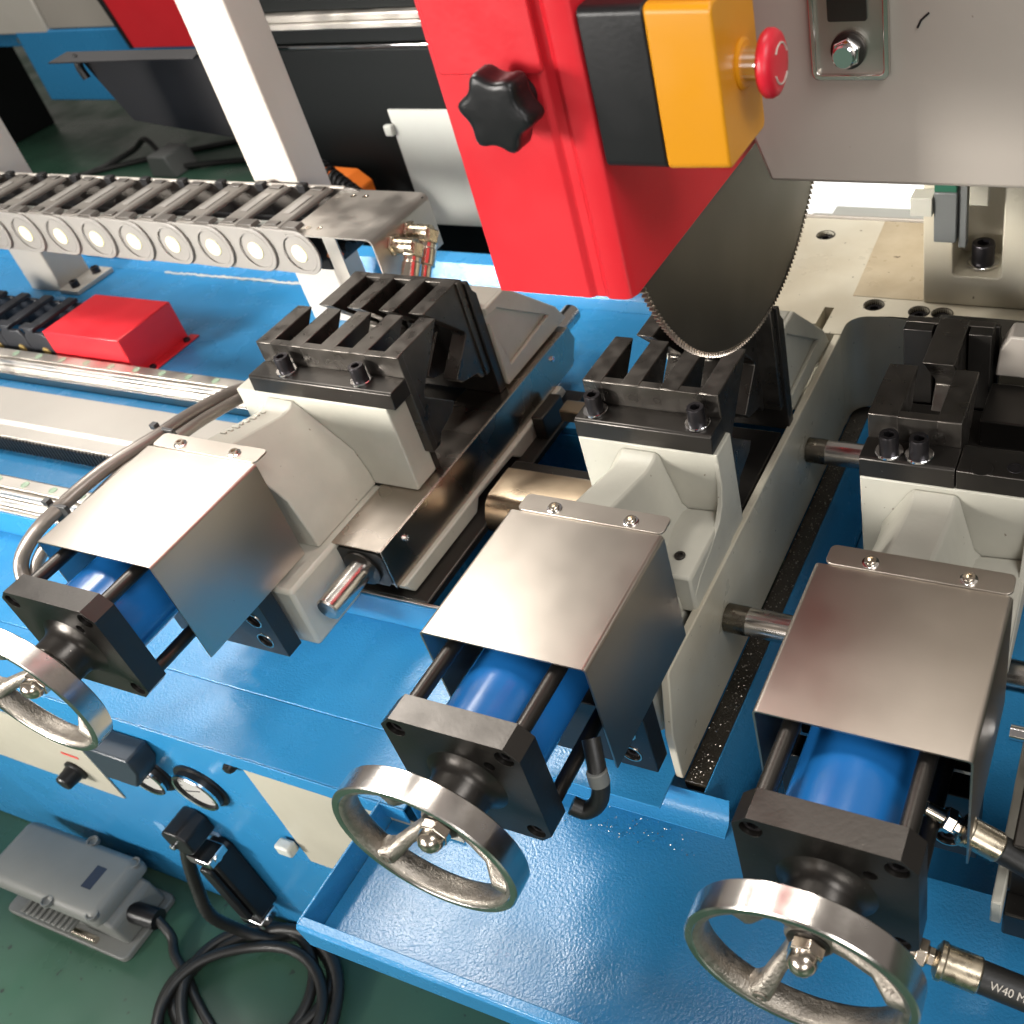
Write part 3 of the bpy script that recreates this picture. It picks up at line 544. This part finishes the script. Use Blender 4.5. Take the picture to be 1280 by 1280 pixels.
# ================================================================== CABLE CHAIN
def cable_chain():
    C = thing('cable_chain', (-1.1, .71, -.055), 'grey segmented cable chain with pale yellow plugs, running left above the bed', 'cable chain')
    y0, y1, zb, zt, p = .642, .782, -.0550, .0190, .0888
    shared = {}
    for i in range(12):
        x = -.650 - p * (i + 1)
        if i == 0:
            def plate(yf, yb, d):
                pts = [(0, zb)] + [(p + .034 * math.sin(math.radians(a)) + .002, (zb + zt) / 2 - .037 * math.cos(math.radians(a))) for a in range(0, 181, 12)] + [(0, zt)]
                R = [[(u, yf - d * (u / p), v) for u, v in pts], [(u, yb - d * (u / p), v) for u, v in pts]]
                return MB().loft(R)
            parts = []
            a = plate(y0, y0 + .004, .0045).build('side_plate', CHAINM, C, 0.0012); parts.append(a)
            cxp = p - .002; zc = (zb + zt) / 2; yf = y0 - .0045 * (cxp / p)
            r1 = MB().lathe((cxp, yf - .0006, zc), (0, -1, 0), [(0, .0318), (.0012, .0315), (.0012, .0292), (0, .029)], 36, cap=False).build('raised_ring', CHAINM, a); parts.append(r1)
            pg = MB().lathe((cxp, yf - .0008, zc), (0, -1, 0), [(-.0004, .0142), (.0012, .0139), (.0018, .0122)], 32).build('plug', PLUG, a); parts.append(pg)
            a2 = plate(y1, y1 - .004, -.0045).build('side_plate', CHAIND, C, 0.0012); parts.append(a2)  # rear plates in darker nylon, the chain interior's shade put into the colour
            cb_ = MB().prism([(.019, zt - .006), (.019, zt - .001), (.023, zt + .002), (.057, zt + .002), (.061, zt - .001), (.061, zt - .006)], 'y', y0 + .002, y1 - .002).build('crossbar', CHAINX, C, 0.0012); parts.append(cb_)
            c3 = MB().box(.033, .047, y0 + .045, y1 - .035, zt + .0021, zt + .0032).build('crossbar_inlay', CHAINM, cb_, 0.0006); parts.append(c3)
            for yy in (y0 + .006, y1 - .018):
                c4 = MB().box(.028, .052, yy, yy + .012, zt + .0021, zt + .0045).build('crossbar_clip', CHAIND, cb_, 0.001); parts.append(c4)
            c8 = MB().box(.004, p - .004, y1 - .0045, y1 + .0015, zt + .0004, zt + .003).build('top_strip', POSTP, C, 0.0008); parts.append(c8)
            c5 = MB().box(-.004, .012, y1 - .014, y1 - .001, zt - .006, zt + .008).build('link_stop', BLACKP, C, 0.001); parts.append(c5)
            c6 = MB().prism([(.062, zt - .002), (.066, zt + .004), (.092, zt + .004), (.096, zt - .002)], 'y', y0 + .001, y0 + .020).build('hinge_pad', CHAIND, C, 0.001); parts.append(c6)
            c7 = MB().box(.02, .06, y0 + .004, y1 - .004, zb - .001, zb + .003).build('bottom_bar', CHAIND, C, 0.001); parts.append(c7)
            shared['parts'] = parts
            for o in parts: o.location = (x, 0, 0) if o.parent == C else (0, 0, 0)
        else:
            mp = {}
            for o in shared['parts']:
                c = o.copy(); COL.objects.link(c); mp[o] = c
                if o.parent == C: c.location = (x, 0, 0)
                else: c.parent = mp[o.parent]
    for k, (yy, mt, r) in enumerate(((.668, ORANGE, .006), (.69, BLACKP, .009), (.715, BLACKP, .009), (.742, PANELG, .0075), (.76, BLACKP, .008))):
        MB().tube([(-1.9 + j * .1, yy + .003 * math.sin(j * 1.3 + k), -.034 + .003 * math.sin(j + k)) for j in range(14)], r, 10).build('cable', mt, C)
    return C
C = cable_chain()
br = thing('chain_bracket', (-.6, .71, -.06), 'folded stainless end bracket of the grey cable chain with four countersunk screws', 'bracket')
pr = [(-.668, .013), (-.515, .013)] + [(-.515 + .012 * math.sin(math.radians(a)), .001 + .012 * math.cos(math.radians(a))) for a in range(15, 91, 15)] + [(-.503, -.075)]
inn = [(-.5052, -.075)] + [(-.515 + .0098 * math.sin(math.radians(a)), .001 + .0098 * math.cos(math.radians(a))) for a in range(90, 0, -15)] + [(-.515, .0108), (-.668, .0108)]
MB().prism(pr + inn, 'y', .638, .79).build('bracket_sheet', STEELP, br, sharp=30)
MB().box(-.66, -.5055, .778, .782, -.075, .010).build('bracket_back', BLACK, br)
MB().box(-.600, -.575, .642, .645, -.07, .0106).build('inner_web', STEELP, br)
MB().box(-.648, -.622, .660, .745, -.058, .0085).build('strain_relief', BLACKP, br, .002)
for x, y in ((-.640, .662), (-.618, .662), (-.630, .768), (-.606, .768)):
    MB().lathe((x, y, .0131), (0, 0, 1), [(0, .0055), (.0006, .0050), (.0006, .0028), (-.001, .002)], 18).build('screw', ZINC, br)
ft = thing('hose_fitting', (-.47, .70, -.03), 'pair of brass coloured hydraulic hose fittings on the chain bracket', 'fittings')
for dy_ in (0, .042):
    y = .668 + dy_
    MB().lathe((-.5028, y + .012, -.018), (1, 0, 0), [(0, .017), (.005, .017), (.006, .015)], 6).build('lock_nut', BRASS, ft, 0.0008)
    MB().cyl((-.498, y + .012, -.018), (-.462, y + .012, -.018), .0125, 24).build('union_body', BRASS, ft, 0.0008)
    MB().lathe((-.470, y + .020, -.018), (.06, -.72, -.69), [(0, .015), (.001, .0165), (.020, .0165), (.021, .015)], 6).build('swivel_nut', BRASS, ft, 0.0008)
    MB().lathe((-.4685, y + .005, -.0325), (.06, -.72, -.69), [(0, .013), (.008, .013), (.009, .0148), (.034, .0148), (.035, .0115), (.06, .0115)], 24).build('hose_ferrule', ZINC, ft, 0.0008)
# ================================================================== BED THINGS BEHIND
rc = thing('red_cover', (-1.18, .63, -.25), 'glossy red folded sheet cover box screwed to the blue bed', 'cover box')
MB().box(-1.275, -1.0832, .5625, .693, -.2488, -.173).build('cover_box', RED, rc, 0.0015)
MB().box(-1.083, -1.0815, .5632, .6923, -.2488, -.1737).build('end_fold', RED, rc, .0006)
MB().box(-1.0813, -1.060, .5625, .700, -.2492, -.2467).build('cover_foot', RED, rc, 0.0008)
for y in (.590, .678): socket_screw('cover_screw', (-1.070, y, -.2465), (0, 0, 1), .006, .005, BOLT, rc)
bc = thing('cable_chain', (-1.4, .62, -.25), 'small black plastic cable chain entering the red cover box', 'cable chain')
yel = mat('dull_yellow_plug', (0.34, 0.24, 0.07), 0.5, var=.2)
for i in range(6):
    x = -1.277 - .066 * (i + 1)
    for yy in (.566, .666):
        MB().prism([(x, -.2485), (x + .060, -.2485), (x + .065, -.236), (x + .065, -.196), (x + .055, -.182), (x + .010, -.182), (x, -.196)], 'y', yy, yy + .007).build('side_plate', CHAINB, bc, 0.0015)
    MB().box(x + .012, x + .036, .5635, .676, -.1815, -.174).build('crossbar', CHAINB, bc, 0.0015)
    MB().box(x + .006, x + .044, .5625, .580, -.1738, -.170).build('crossbar_clip', CHAINB, bc, 0.0012)
    MB().lathe((x + .040, .5658, -.222), (0, -1, 0), [(0, .0095), (.001, .0093), (.0014, .0075)], 20).build('plug', yel, bc)
def post(x0, x1, y0, y1, label, foot):
    P = thing('support_post', ((x0 + x1) / 2, (y0 + y1) / 2, -.25), label, 'post', 'pale rectangular posts on the bed')
    MB().prism(rrect(x0, x1, y0, y1, .004), 'z', -.2495, 1.3).build('post_tube', POSTP, P, sharp=40)
    MB().box(x1 + .0002, x1 + .055, y0 - .008, y1 + .012, -.2497, -.240).build('foot_flange', POSTP, P, 0.0015)
    for y in (y0 + .01, y1 - .012):
        if foot: socket_screw('foot_bolt', (x1 + .034, y, -.2398), (0, 0, 1), .009, .013, BOLT, P)
post(-.860, -.762, .795, .866, 'bright sunlit cream post rising behind the chain bracket', True)
post(-1.632, -1.534, .795, .875, 'cream post foot bolted to the bed at the far left', True)
# ================================================================== CONDUITS AND HOSES
cn = thing('grey_conduit', (-.58, .15, -.2), 'pair of grey conduits tied together, looping round the left vise cover', 'conduit')
base = [(-.520, .40, -.075), (-.555, .352, -.060), (-.556, .276, -.042), (-.557, .217, -.034), (-.573, .146, -.032), (-.590, .084, -.042), (-.614, .049, -.062), (-.634, .026, -.092), (-.618, .008, -.116), (-.575, -.012, -.128), (-.53, -.02, -.13)]
MB().tube(smooth_path(base), .0085, 14).build('conduit_run', CONDUIT, cn)
b2 = [(x + (.015 if i < 6 else .010), y + (.014 if i < 6 else .005), z - .010 - (.004 if i > 4 else 0)) for i, (x, y, z) in enumerate(base)]
MB().tube(smooth_path(b2), .0075, 14).build('conduit_run', CONDUIT, cn)
for q in ((-.556, .226, -.038), (-.594, .080, -.046)):
    MB().box(q[0] - .011, q[0] + .022, q[1] - .0025, q[1] + .0025, q[2] - .021, q[2] + .011).build('cable_tie', TIE, cn, .0008)
    MB().box(q[0] - .013, q[0] - .004, q[1] - .004, q[1] + .004, q[2] + .009, q[2] + .016).build('tie_head', TIE, cn, .0005)
def hose(pts, r, name, label, ferr, text=None):
    H = thing(name, pts[0], label, 'hose', 'hydraulic hoses at the vises')
    P = smooth_path(pts, 14); MB().tube(P, r, 18).build('hose_body', RUBBER, H)
    a = Vector(pts[0]); d = (Vector(pts[1]) - a).normalized()
    MB().lathe(a - d * ferr, d, [(0, r * .8), (.003, r * 1.22), (ferr * .2, r * 1.22), (ferr * .22, r * 1.12), (ferr * .96, r * 1.12), (ferr, r * 1.02)], 26).build('ferrule', BRASS, H, 0.0005)
    MB().lathe(a - d * (ferr + .016), d, [(0, r * .6), (.001, r * .95), (.009, r * .95), (.0105, r * .62), (.0158, r * .62)], 6).build('hose_nut', ZINC, H, 0.0006)
    MB().cyl(a - d * (ferr + .032), a - d * (ferr + .0155), r * .55, 20).build('hose_stub', ZINC, H)
    if text:
        c = bpy.data.curves.new('print', 'FONT'); c.body = text; c.size = .0088; c.extrude = 0; to = bpy.data.objects.new('print', c); COL.objects.link(to)
        bpy.context.view_layer.update(); dg = bpy.context.evaluated_depsgraph_get(); me = bpy.data.meshes.new_from_object(to.evaluated_get(dg)); bpy.data.objects.remove(to)
        side = Vector((0.35, -0.62, 0.70)); side = (side - d * side.dot(d)).normalized(); v = side.cross(d); 
        for vt in me.vertices:
            u_, v_ = vt.co.x + .007, vt.co.y - .003; an = v_ / r
            vt.co = a + d * u_ + (side * math.cos(an) + v * math.sin(an)) * (r + .0003)
        me.materials.clear(); me.materials.append(PALEINK); link('hose_print', me, H)
    return H
hose([(.511, -.070, -.1785), (.56, -.070, -.188), (.62, -.07, -.195), (.70, -.07, -.21)], .0128, 'hydraulic_hose', 'black printed hydraulic hose at the lower right corner', .036, 'W40 Mp')
hose([(.508, .020, -.139), (.54, .020, -.156), (.60, .02, -.18), (.70, .02, -.20)], .0115, 'hydraulic_hose', 'black hydraulic hose with brass ferrule under the right vise cover', .036)
eh = thing('elbow_hose', (.16, .02, -.16), 'short bent black hose with pale sleeve beside the middle vise', 'hose')
MB().tube(smooth_path([(.146, -.048, -.140), (.158, -.046, -.146), (.169, -.041, -.138), (.174, -.036, -.122), (.172, -.030, -.105), (.160, -.01, -.085)], 10), .0085, 16).build('hose_bend', RUBBER, eh)
MB().lathe((.1735, -.0335, -.114), (-.15, .25, 1), [(0, .0096), (.013, .0096), (.014, .0086)], 22).build('sleeve', PEDAL, eh)
# beam edge to the right of the right vise
vb = thing('slide_beam', (.52, .15, -.2), 'narrow cream slide beam edge right of the right vise cover', 'beam')
MB().prism([(-.01, -.205), (.40, -.205), (.40, -.150), (.20, -.150), (.185, -.165), (.10, -.165), (.09, -.172), (-.01, -.172)], 'x', .508, .517).build('beam_edge', WHITE, vb, .0015)
MB().box(.5172, .62, .0, .40, -.24, -.205).build('beam_plate', BLACK, vb, .002)
MB().cyl((.498, .125, -.125), (.56, .125, -.125), .007, 18).build('beam_pin', CHROME, vb)
MB().box(.5175, .70, .02, .40, -.2045, -.13).build('dark_filler', BLACK, vb, .002)  # added black block, fills the dark background right of the beam
# ================================================================== FRONT PANEL THINGS
YP = -.0256
def gauge(x, z, r, label):
    G = thing('pressure_gauge', (x, YP, z), label, 'gauge', 'pressure gauges on the front panel')
    MB().lathe((x, YP, z), (0, -1, 0), [(0, r * 1.18), (.003, r * 1.18), (.004, r), (.011, r), (.014, r * .97), (.014, r * .88), (.008, r * .86)], 48).build('case', BLACKP, G)
    MB().lathe((x, YP - .0143, z), (0, -1, 0), [(-.003, r * 1.01), (0, r * 1.01), (.0015, r * .96), (.0005, r * .89)], 48, cap=False).build('bezel', CHROME, G)
    MB().lathe((x, YP - .0095, z), (0, -1, 0), [(0, r * .85), (.0006, r * .85)], 40).build('dial', DIAL, G)
    for i in range(11):
        a = math.radians(225 - 27 * i); 
        MB().tube([(x + math.cos(a) * r * .66, YP - .0104, z + math.sin(a) * r * .66), (x + math.cos(a) * r * .78, YP - .0104, z + math.sin(a) * r * .78)], .0005, 4).build('tick', INK, G)
    a = math.radians(200); MB().tube([(x - math.cos(a) * r * .2, YP - .0108, z - math.sin(a) * r * .2), (x + math.cos(a) * r * .68, YP - .0108, z + math.sin(a) * r * .68)], .0007, 5).build('needle', INK, G)
gauge(-.497, -.424, .036, 'round chrome rimmed pressure gauge in full view on the blue panel')
gauge(-.598, -.436, .033, 'pressure gauge half hidden behind the black switch box')
def door(poly, label, hooks):
    D = thing('access_door', (poly[0][0], YP, poly[0][1]), label, 'door', 'cream access doors on the front panel')
    MB().prism(poly, 'y', YP - .0025, YP - .0003).build('door_sheet', PANELW, D, .0006)
    for x, z in hooks:
        MB().box(x - .013, x + .013, YP - .020, YP - .0027, z - .010, z + .010).build('door_latch', PANELG, D, .004)
    return D
door([(-.372, -.328), (-.372, -.548), (-.05, -.548), (-.05, -.328)], 'cream access door under the lip, left of the drip tray corner', [(-.385, -.505)])
door([(-1.30, -.40), (-1.30, -.562), (-.735, -.562), (-.735, -.40)], 'cream control panel plate behind the left handwheel', [])
# black switch box and knob
sbx = thing('switch_box', (-.67, -.06, -.45), 'black switch box on the panel below the left handwheel', 'switch box')
MB().prism([(-.632, -.342), (-.545, -.342), (-.545, -.372), (-.572, -.412), (-.632, -.412)], 'y', YP - .036, YP - .0006).build('box_body', NAVY, sbx, .003)
rk_ = thing('rotary_knob', (-.80, -.05, -.50), 'black rotary knob on the cream control plate', 'knob')
MB().lathe((-.800, YP - .0028, -.512), (0, -1, 0), [(0, .019), (.004, .019), (.006, .015), (.026, .013), (.028, .011)], 28).build('knob_body', BLACKP, rk_)
MB().box(-.80, -.765, YP - .0034, YP - .0029, -.472, -.467).build('red_print', REDINK, rk_)
# cable socket and connector
cs_ = thing('cable_socket', (-.585, -.04, -.545), 'black right angle cable socket on the blue panel with conduit tail', 'socket')
MB().prism(chamf(-.597, -.549, -.564, -.512, .012), 'y', YP - .045, YP - .0004).build('socket_body', BLACKP, cs_, .003)
MB().lathe((-.586, YP - .046, -.549), (0, -1, 0), [(0, .005), (.003, .005), (.004, .003)], 16).build('socket_screw', CHROME, cs_)
cbp = smooth_path([(-.582, YP - .03, -.560), (-.606, YP - .036, -.61), (-.620, YP - .048, -.68), (-.62, YP - .06, -.74), (-.61, -.075, -.80), (-.575, -.062, -.838), (-.53, -.04, -.841), (-.47, -.052, -.841), (-.43, -.085, -.841), (-.43, -.14, -.841), (-.47, -.185, -.841), (-.53, -.215, -.841), (-.60, -.222, -.841), (-.655, -.195, -.841), (-.665, -.14, -.841), (-.63, -.085, -.838), (-.57, -.045, -.835), (-.50, -.038, -.826), (-.44, -.06, -.826), (-.40, -.11, -.835), (-.38, -.2, -.841), (-.38, -.4, -.841)], 12)
rib = [.0088 + (.0009 if (i % 2) else 0) for i in range(len(cbp))]
MB().tube(cbp, .009, 14, rib).build('conduit_tail', RUBBER, cs_)
hc = thing('multipole_connector', (-.585, -.05, -.69), 'long black multipole connector with metal clips on the blue panel', 'connector')
MB().prism(chamf(-.576, -.536, -.757, -.577, .010), 'y', YP - .040, YP - .0004).build('connector_housing', BLACKP, hc, .004)
MB().prism(chamf(-.568, -.544, -.740, -.595, .006), 'y', YP - .049, YP - .0402).build('connector_ridge', BLACKP, hc, .003)
for z in (-.579, -.757):
    MB().box(-.578, -.534, YP - .046, YP - .012, z - .008, z + .008).build('clip', CHROME, hc, .002)
    MB().cyl((-.580, YP - .03, z), (-.532, YP - .03, z), .006, 16).build('clip_pin', CHROME, hc)
st = thing('clear_label', (-.69, YP, -.63), 'small pale clear plastic label stuck on the blue panel', 'label')
MB().prism(rrect(-.716, -.694, -.655, -.615, .006), 'y', YP - .0012, YP - .0002).build('label_film', mat('milky_film', (0.16, 0.36, 0.60), 0.25), st)
st = thing('clear_label', (-.56, YP, -.575), 'small shiny clip plate above the multipole connector', 'label')
MB().box(-.590, -.556, YP - .004, YP - .0002, -.583, -.572).build('label_film', mat('pale_blue_film', (0.30, 0.45, 0.62), 0.2), st)
pk = MB().lathe((-.392, YP - .0003, -.333), (0, -1, 0), [(0, .009), (.006, .008), (.010, .006)], 16).build('cable_grommet', BLACKP); pk['label'] = 'small dark rubber grommet under the lip beside the cream door'; pk['category'] = 'grommet'
# ================================================================== FOOT PEDAL
fp = thing('foot_pedal', (-.93, -.1, -.85), 'grey plastic foot pedal switch standing on the green floor', 'foot pedal')
MB().prism(rrect(-1.06, -.775, -.158, -.040, .012), 'z', -.8498, -.838).build('base_plate', PEDAL, fp, .002)
MB().prism([(-1.00, -.8378), (-.785, -.8378), (-.792, -.79), (-.81, -.775), (-1.00, -.785)], 'y', -.135, -.048).build('pedal_body', PEDAL, fp, .006, 3)
MB().loft([[(x, y, z0 + (x + 1.045) * sl_) for x, y in rrect(-1.062 + i_, -.790 - i_, -.145 + i_, -.034 - i_, .012)] for z0, sl_, i_ in ((-.772, .03, 0), (-.760, .03, -.001), (-.748, .03, .004), (-.744, .03, .012))]).build('hood', PEDAL, fp, sharp=50)
for x, y in ((-.905, -.036), (-.895, -.143), (-.800, -.136), (-.800, -.044)):
    MB().lathe((x, y, -.7470), (0, 0, 1), [(0, .010), (.0075, .010), (.0078, .008), (.004, .007)], 20).build('hood_screw', GREYD, fp)
MB().box(-.856, -.834, -.106, -.068, -.7385, -.7376).build('name_label', SLATE, fp)
for k in range(9):
    x = -.985 + k * .0125; MB().box(x, x + .007, -.160, -.138, -.800, -.796).build('tread_rib', PEDAL, fp, .0012)
MB().box(-.99, -.875, -.158, -.135, -.808, -.8005).build('tread', PEDAL, fp, .002)
MB().cyl((-.885, -.150, -.822), (-.835, -.150, -.822), .006, 16).build('hinge_pin', ZINC, fp)
MB().cyl((-.800, -.095, -.805), (-.748, -.09, -.812), .017, 20).build('cable_gland', BLACKP, fp)
fc = MB().tube(smooth_path([(-.752, -.09, -.812), (-.725, -.10, -.835), (-.70, -.122, -.841), (-.655, -.142, -.841), (-.615, -.165, -.841), (-.56, -.19, -.841), (-.49, -.215, -.841), (-.40, -.24, -.841), (-.2, -.25, -.841)], 12), .0075, 12)
fc.build('pedal_cable', RUBBER, fp)
fp.location.x -= .012; fp.location.y -= .012
cb2 = thing('coiled_cable', (-.55, -.1, -.85), 'thick black cable coiled in loops on the floor under the tray', 'cable')
loops = []
for i in range(46):
    a = i * .33 + 2.6; rr = .105 + .02 * math.sin(i * .47) ; loops.append((-.545 + rr * 1.12 * math.cos(a), -.158 + rr * .95 * math.sin(a), -.8405 + .0052 * (i / 12) + .004 * math.sin(i)))
loops.append((-.36, -.30, -.84)); loops.append((-.2, -.32, -.84))
MB().tube(smooth_path(loops, 6), .0085, 12).build('cable_run', RUBBER, cb2)
# ================================================================== BACKGROUND
cbk = thing('black_cabinet', (-1.0, 1.4, -.85), 'black painted machine cabinet with silver trim rails in the background', 'cabinet')
MB().box(-1.30, -.62, 1.30, 1.9, -.85, .058).build('cabinet_body', CABBLK, cbk, .006)
MB().box(-1.305, -.62, 1.292, 1.2995, .060, .066).build('trim_strip', CHROME, cbk, .001)
MB().box(-1.305, -.62, 1.302, 1.8, .0665, .098).build('cabinet_top', CABBLK, cbk, .003)
MB().box(-1.31, -.62, 1.285, 1.31, .099, .112).build('trim_rail', STEELP, cbk, .002)
MB().box(-1.31, -.62, 1.290, 1.32, .1125, .127).build('trim_rail', STEELP, cbk, .002)
MB().box(-1.31, -.62, 1.31, 1.8, .1275, .30).build('cabinet_upper', CABBLK, cbk, .003)
MB().box(-.963, -.64, 1.294, 1.2995, -.325, -.066).build('grey_panel', PANELG, cbk, .001)
MB().box(-.978, -.958, 1.280, 1.2935, -.118, -.095).build('panel_hook', PANELG, cbk, .003)
om = thing('orange_bracket', (-1.1, 1.25, -.25), 'orange bracket with coiled black conduit beside the cabinet', 'bracket')
MB().prism([(-1.19, -.32), (-1.045, -.32), (-1.045, -.21), (-1.075, -.185), (-1.19, -.18)], 'y', 1.22, 1.27).build('bracket_body', ORANGE, om, .004)
sp = []
for i in range(160):
    a = i * .55; sp.append((-1.085 + i * .0007, 1.175 + .022 * math.cos(a), -.150 - i * .0006 + .022 * math.sin(a)))
MB().tube(sp, .0045, 8).build('coiled_conduit', BLACKP, om)
tg = thing('dark_chute', (-1.55, 1.2, -.1), 'dark grey folded sheet chute behind the bright post', 'chute')
MB().loft([[(-1.735, 1.168, .086), (-1.30, 1.168, .090), (-1.30, 1.2, .098), (-1.70, 1.2, .098)], [(-1.735, 1.168, .083), (-1.30, 1.168, .087), (-1.30, 1.2, .095), (-1.70, 1.2, .095)]]).build('chute_flange', DARKSH, tg, .0008)
MB().prism([(-1.68, .0945), (-1.25, .0945), (-1.25, -.10), (-1.60, -.055)], 'y', 1.2, 1.203).build('chute_side', DARKSH, tg, .0008)
MB().tube(smooth_path([(-1.66, 1.19, .094), (-1.665, 1.185, .07), (-1.66, 1.185, .045)], 6), .009, 10).build('chute_strap', BLACKP, tg)
nb = thing('neighbour_machine', (-3.2, 2.6, -.85), 'second blue machine frame with red guard in the background', 'machine')
MB().box(-4.6, -3.56, 2.5, 2.9, -.32, -.262).build('frame_beam', BLUE, nb, .004)
MB().box(-3.66, -2.6, 2.46, 2.9, -.52, -.25).build('frame_end', BLUE, nb, .006)
MB().box(-4.9, -3.47, 2.46, 2.9, -.2615, -.10).build('white_cover', POSTP, nb, .006)
MB().prism([(-2.931, -.29), (-2.4, -.29), (-2.4, -.05), (-2.985, -.05)], 'y', 2.36, 2.455).build('red_guard', RED, nb, .004)
MB().prism([(-2.945, -.29), (-2.9325, -.29), (-2.9865, -.05), (-3.01, -.05)], 'y', 2.355, 2.454).build('guard_edge', BLACKP, nb, .001)
MB().box(-3.46, -2.6, 2.465, 2.9, -.2485, .2).build('frame_top', GREYP, nb, .006)
MB().box(-5.1, -4.5, 2.6, 3.0, -.849, -.35).build('frame_leg', CABBLK, nb, .006)
MB().lathe((-3.70, 2.4995, -.295), (0, -1, 0), [(0, .014), (.01, .012)], 16).build('frame_bolt', CHROME, nb)
fx = thing('floor_box', (-3.25, 2.55, -.85), 'small dark metal plug box with a cable on the floor behind', 'plug box')
MB().prism([(-3.33, -.8498), (-3.19, -.8498), (-3.21, -.76), (-3.31, -.76)], 'y', 2.48, 2.62).build('box_body', GREYD, fx, .006)
MB().tube(smooth_path([(-3.31, 2.55, -.77), (-3.42, 2.6, -.74), (-3.55, 2.62, -.80), (-3.66, 2.52, -.835), (-3.75, 2.38, -.84)], 8), .012, 8).build('box_cable', RUBBER, fx)
MB().tube(smooth_path([(-3.85, 2.35, -.84), (-3.5, 2.62, -.84), (-3.1, 2.85, -.84), (-2.7, 3.1, -.84)], 8), .012, 8).build('box_cable', RUBBER, fx)
MB().tube(smooth_path([(-3.2, 2.55, -.83), (-3.05, 2.62, -.84), (-2.85, 2.66, -.84), (-2.5, 2.7, -.84)], 8), .012, 8).build('box_cable', RUBBER, fx)
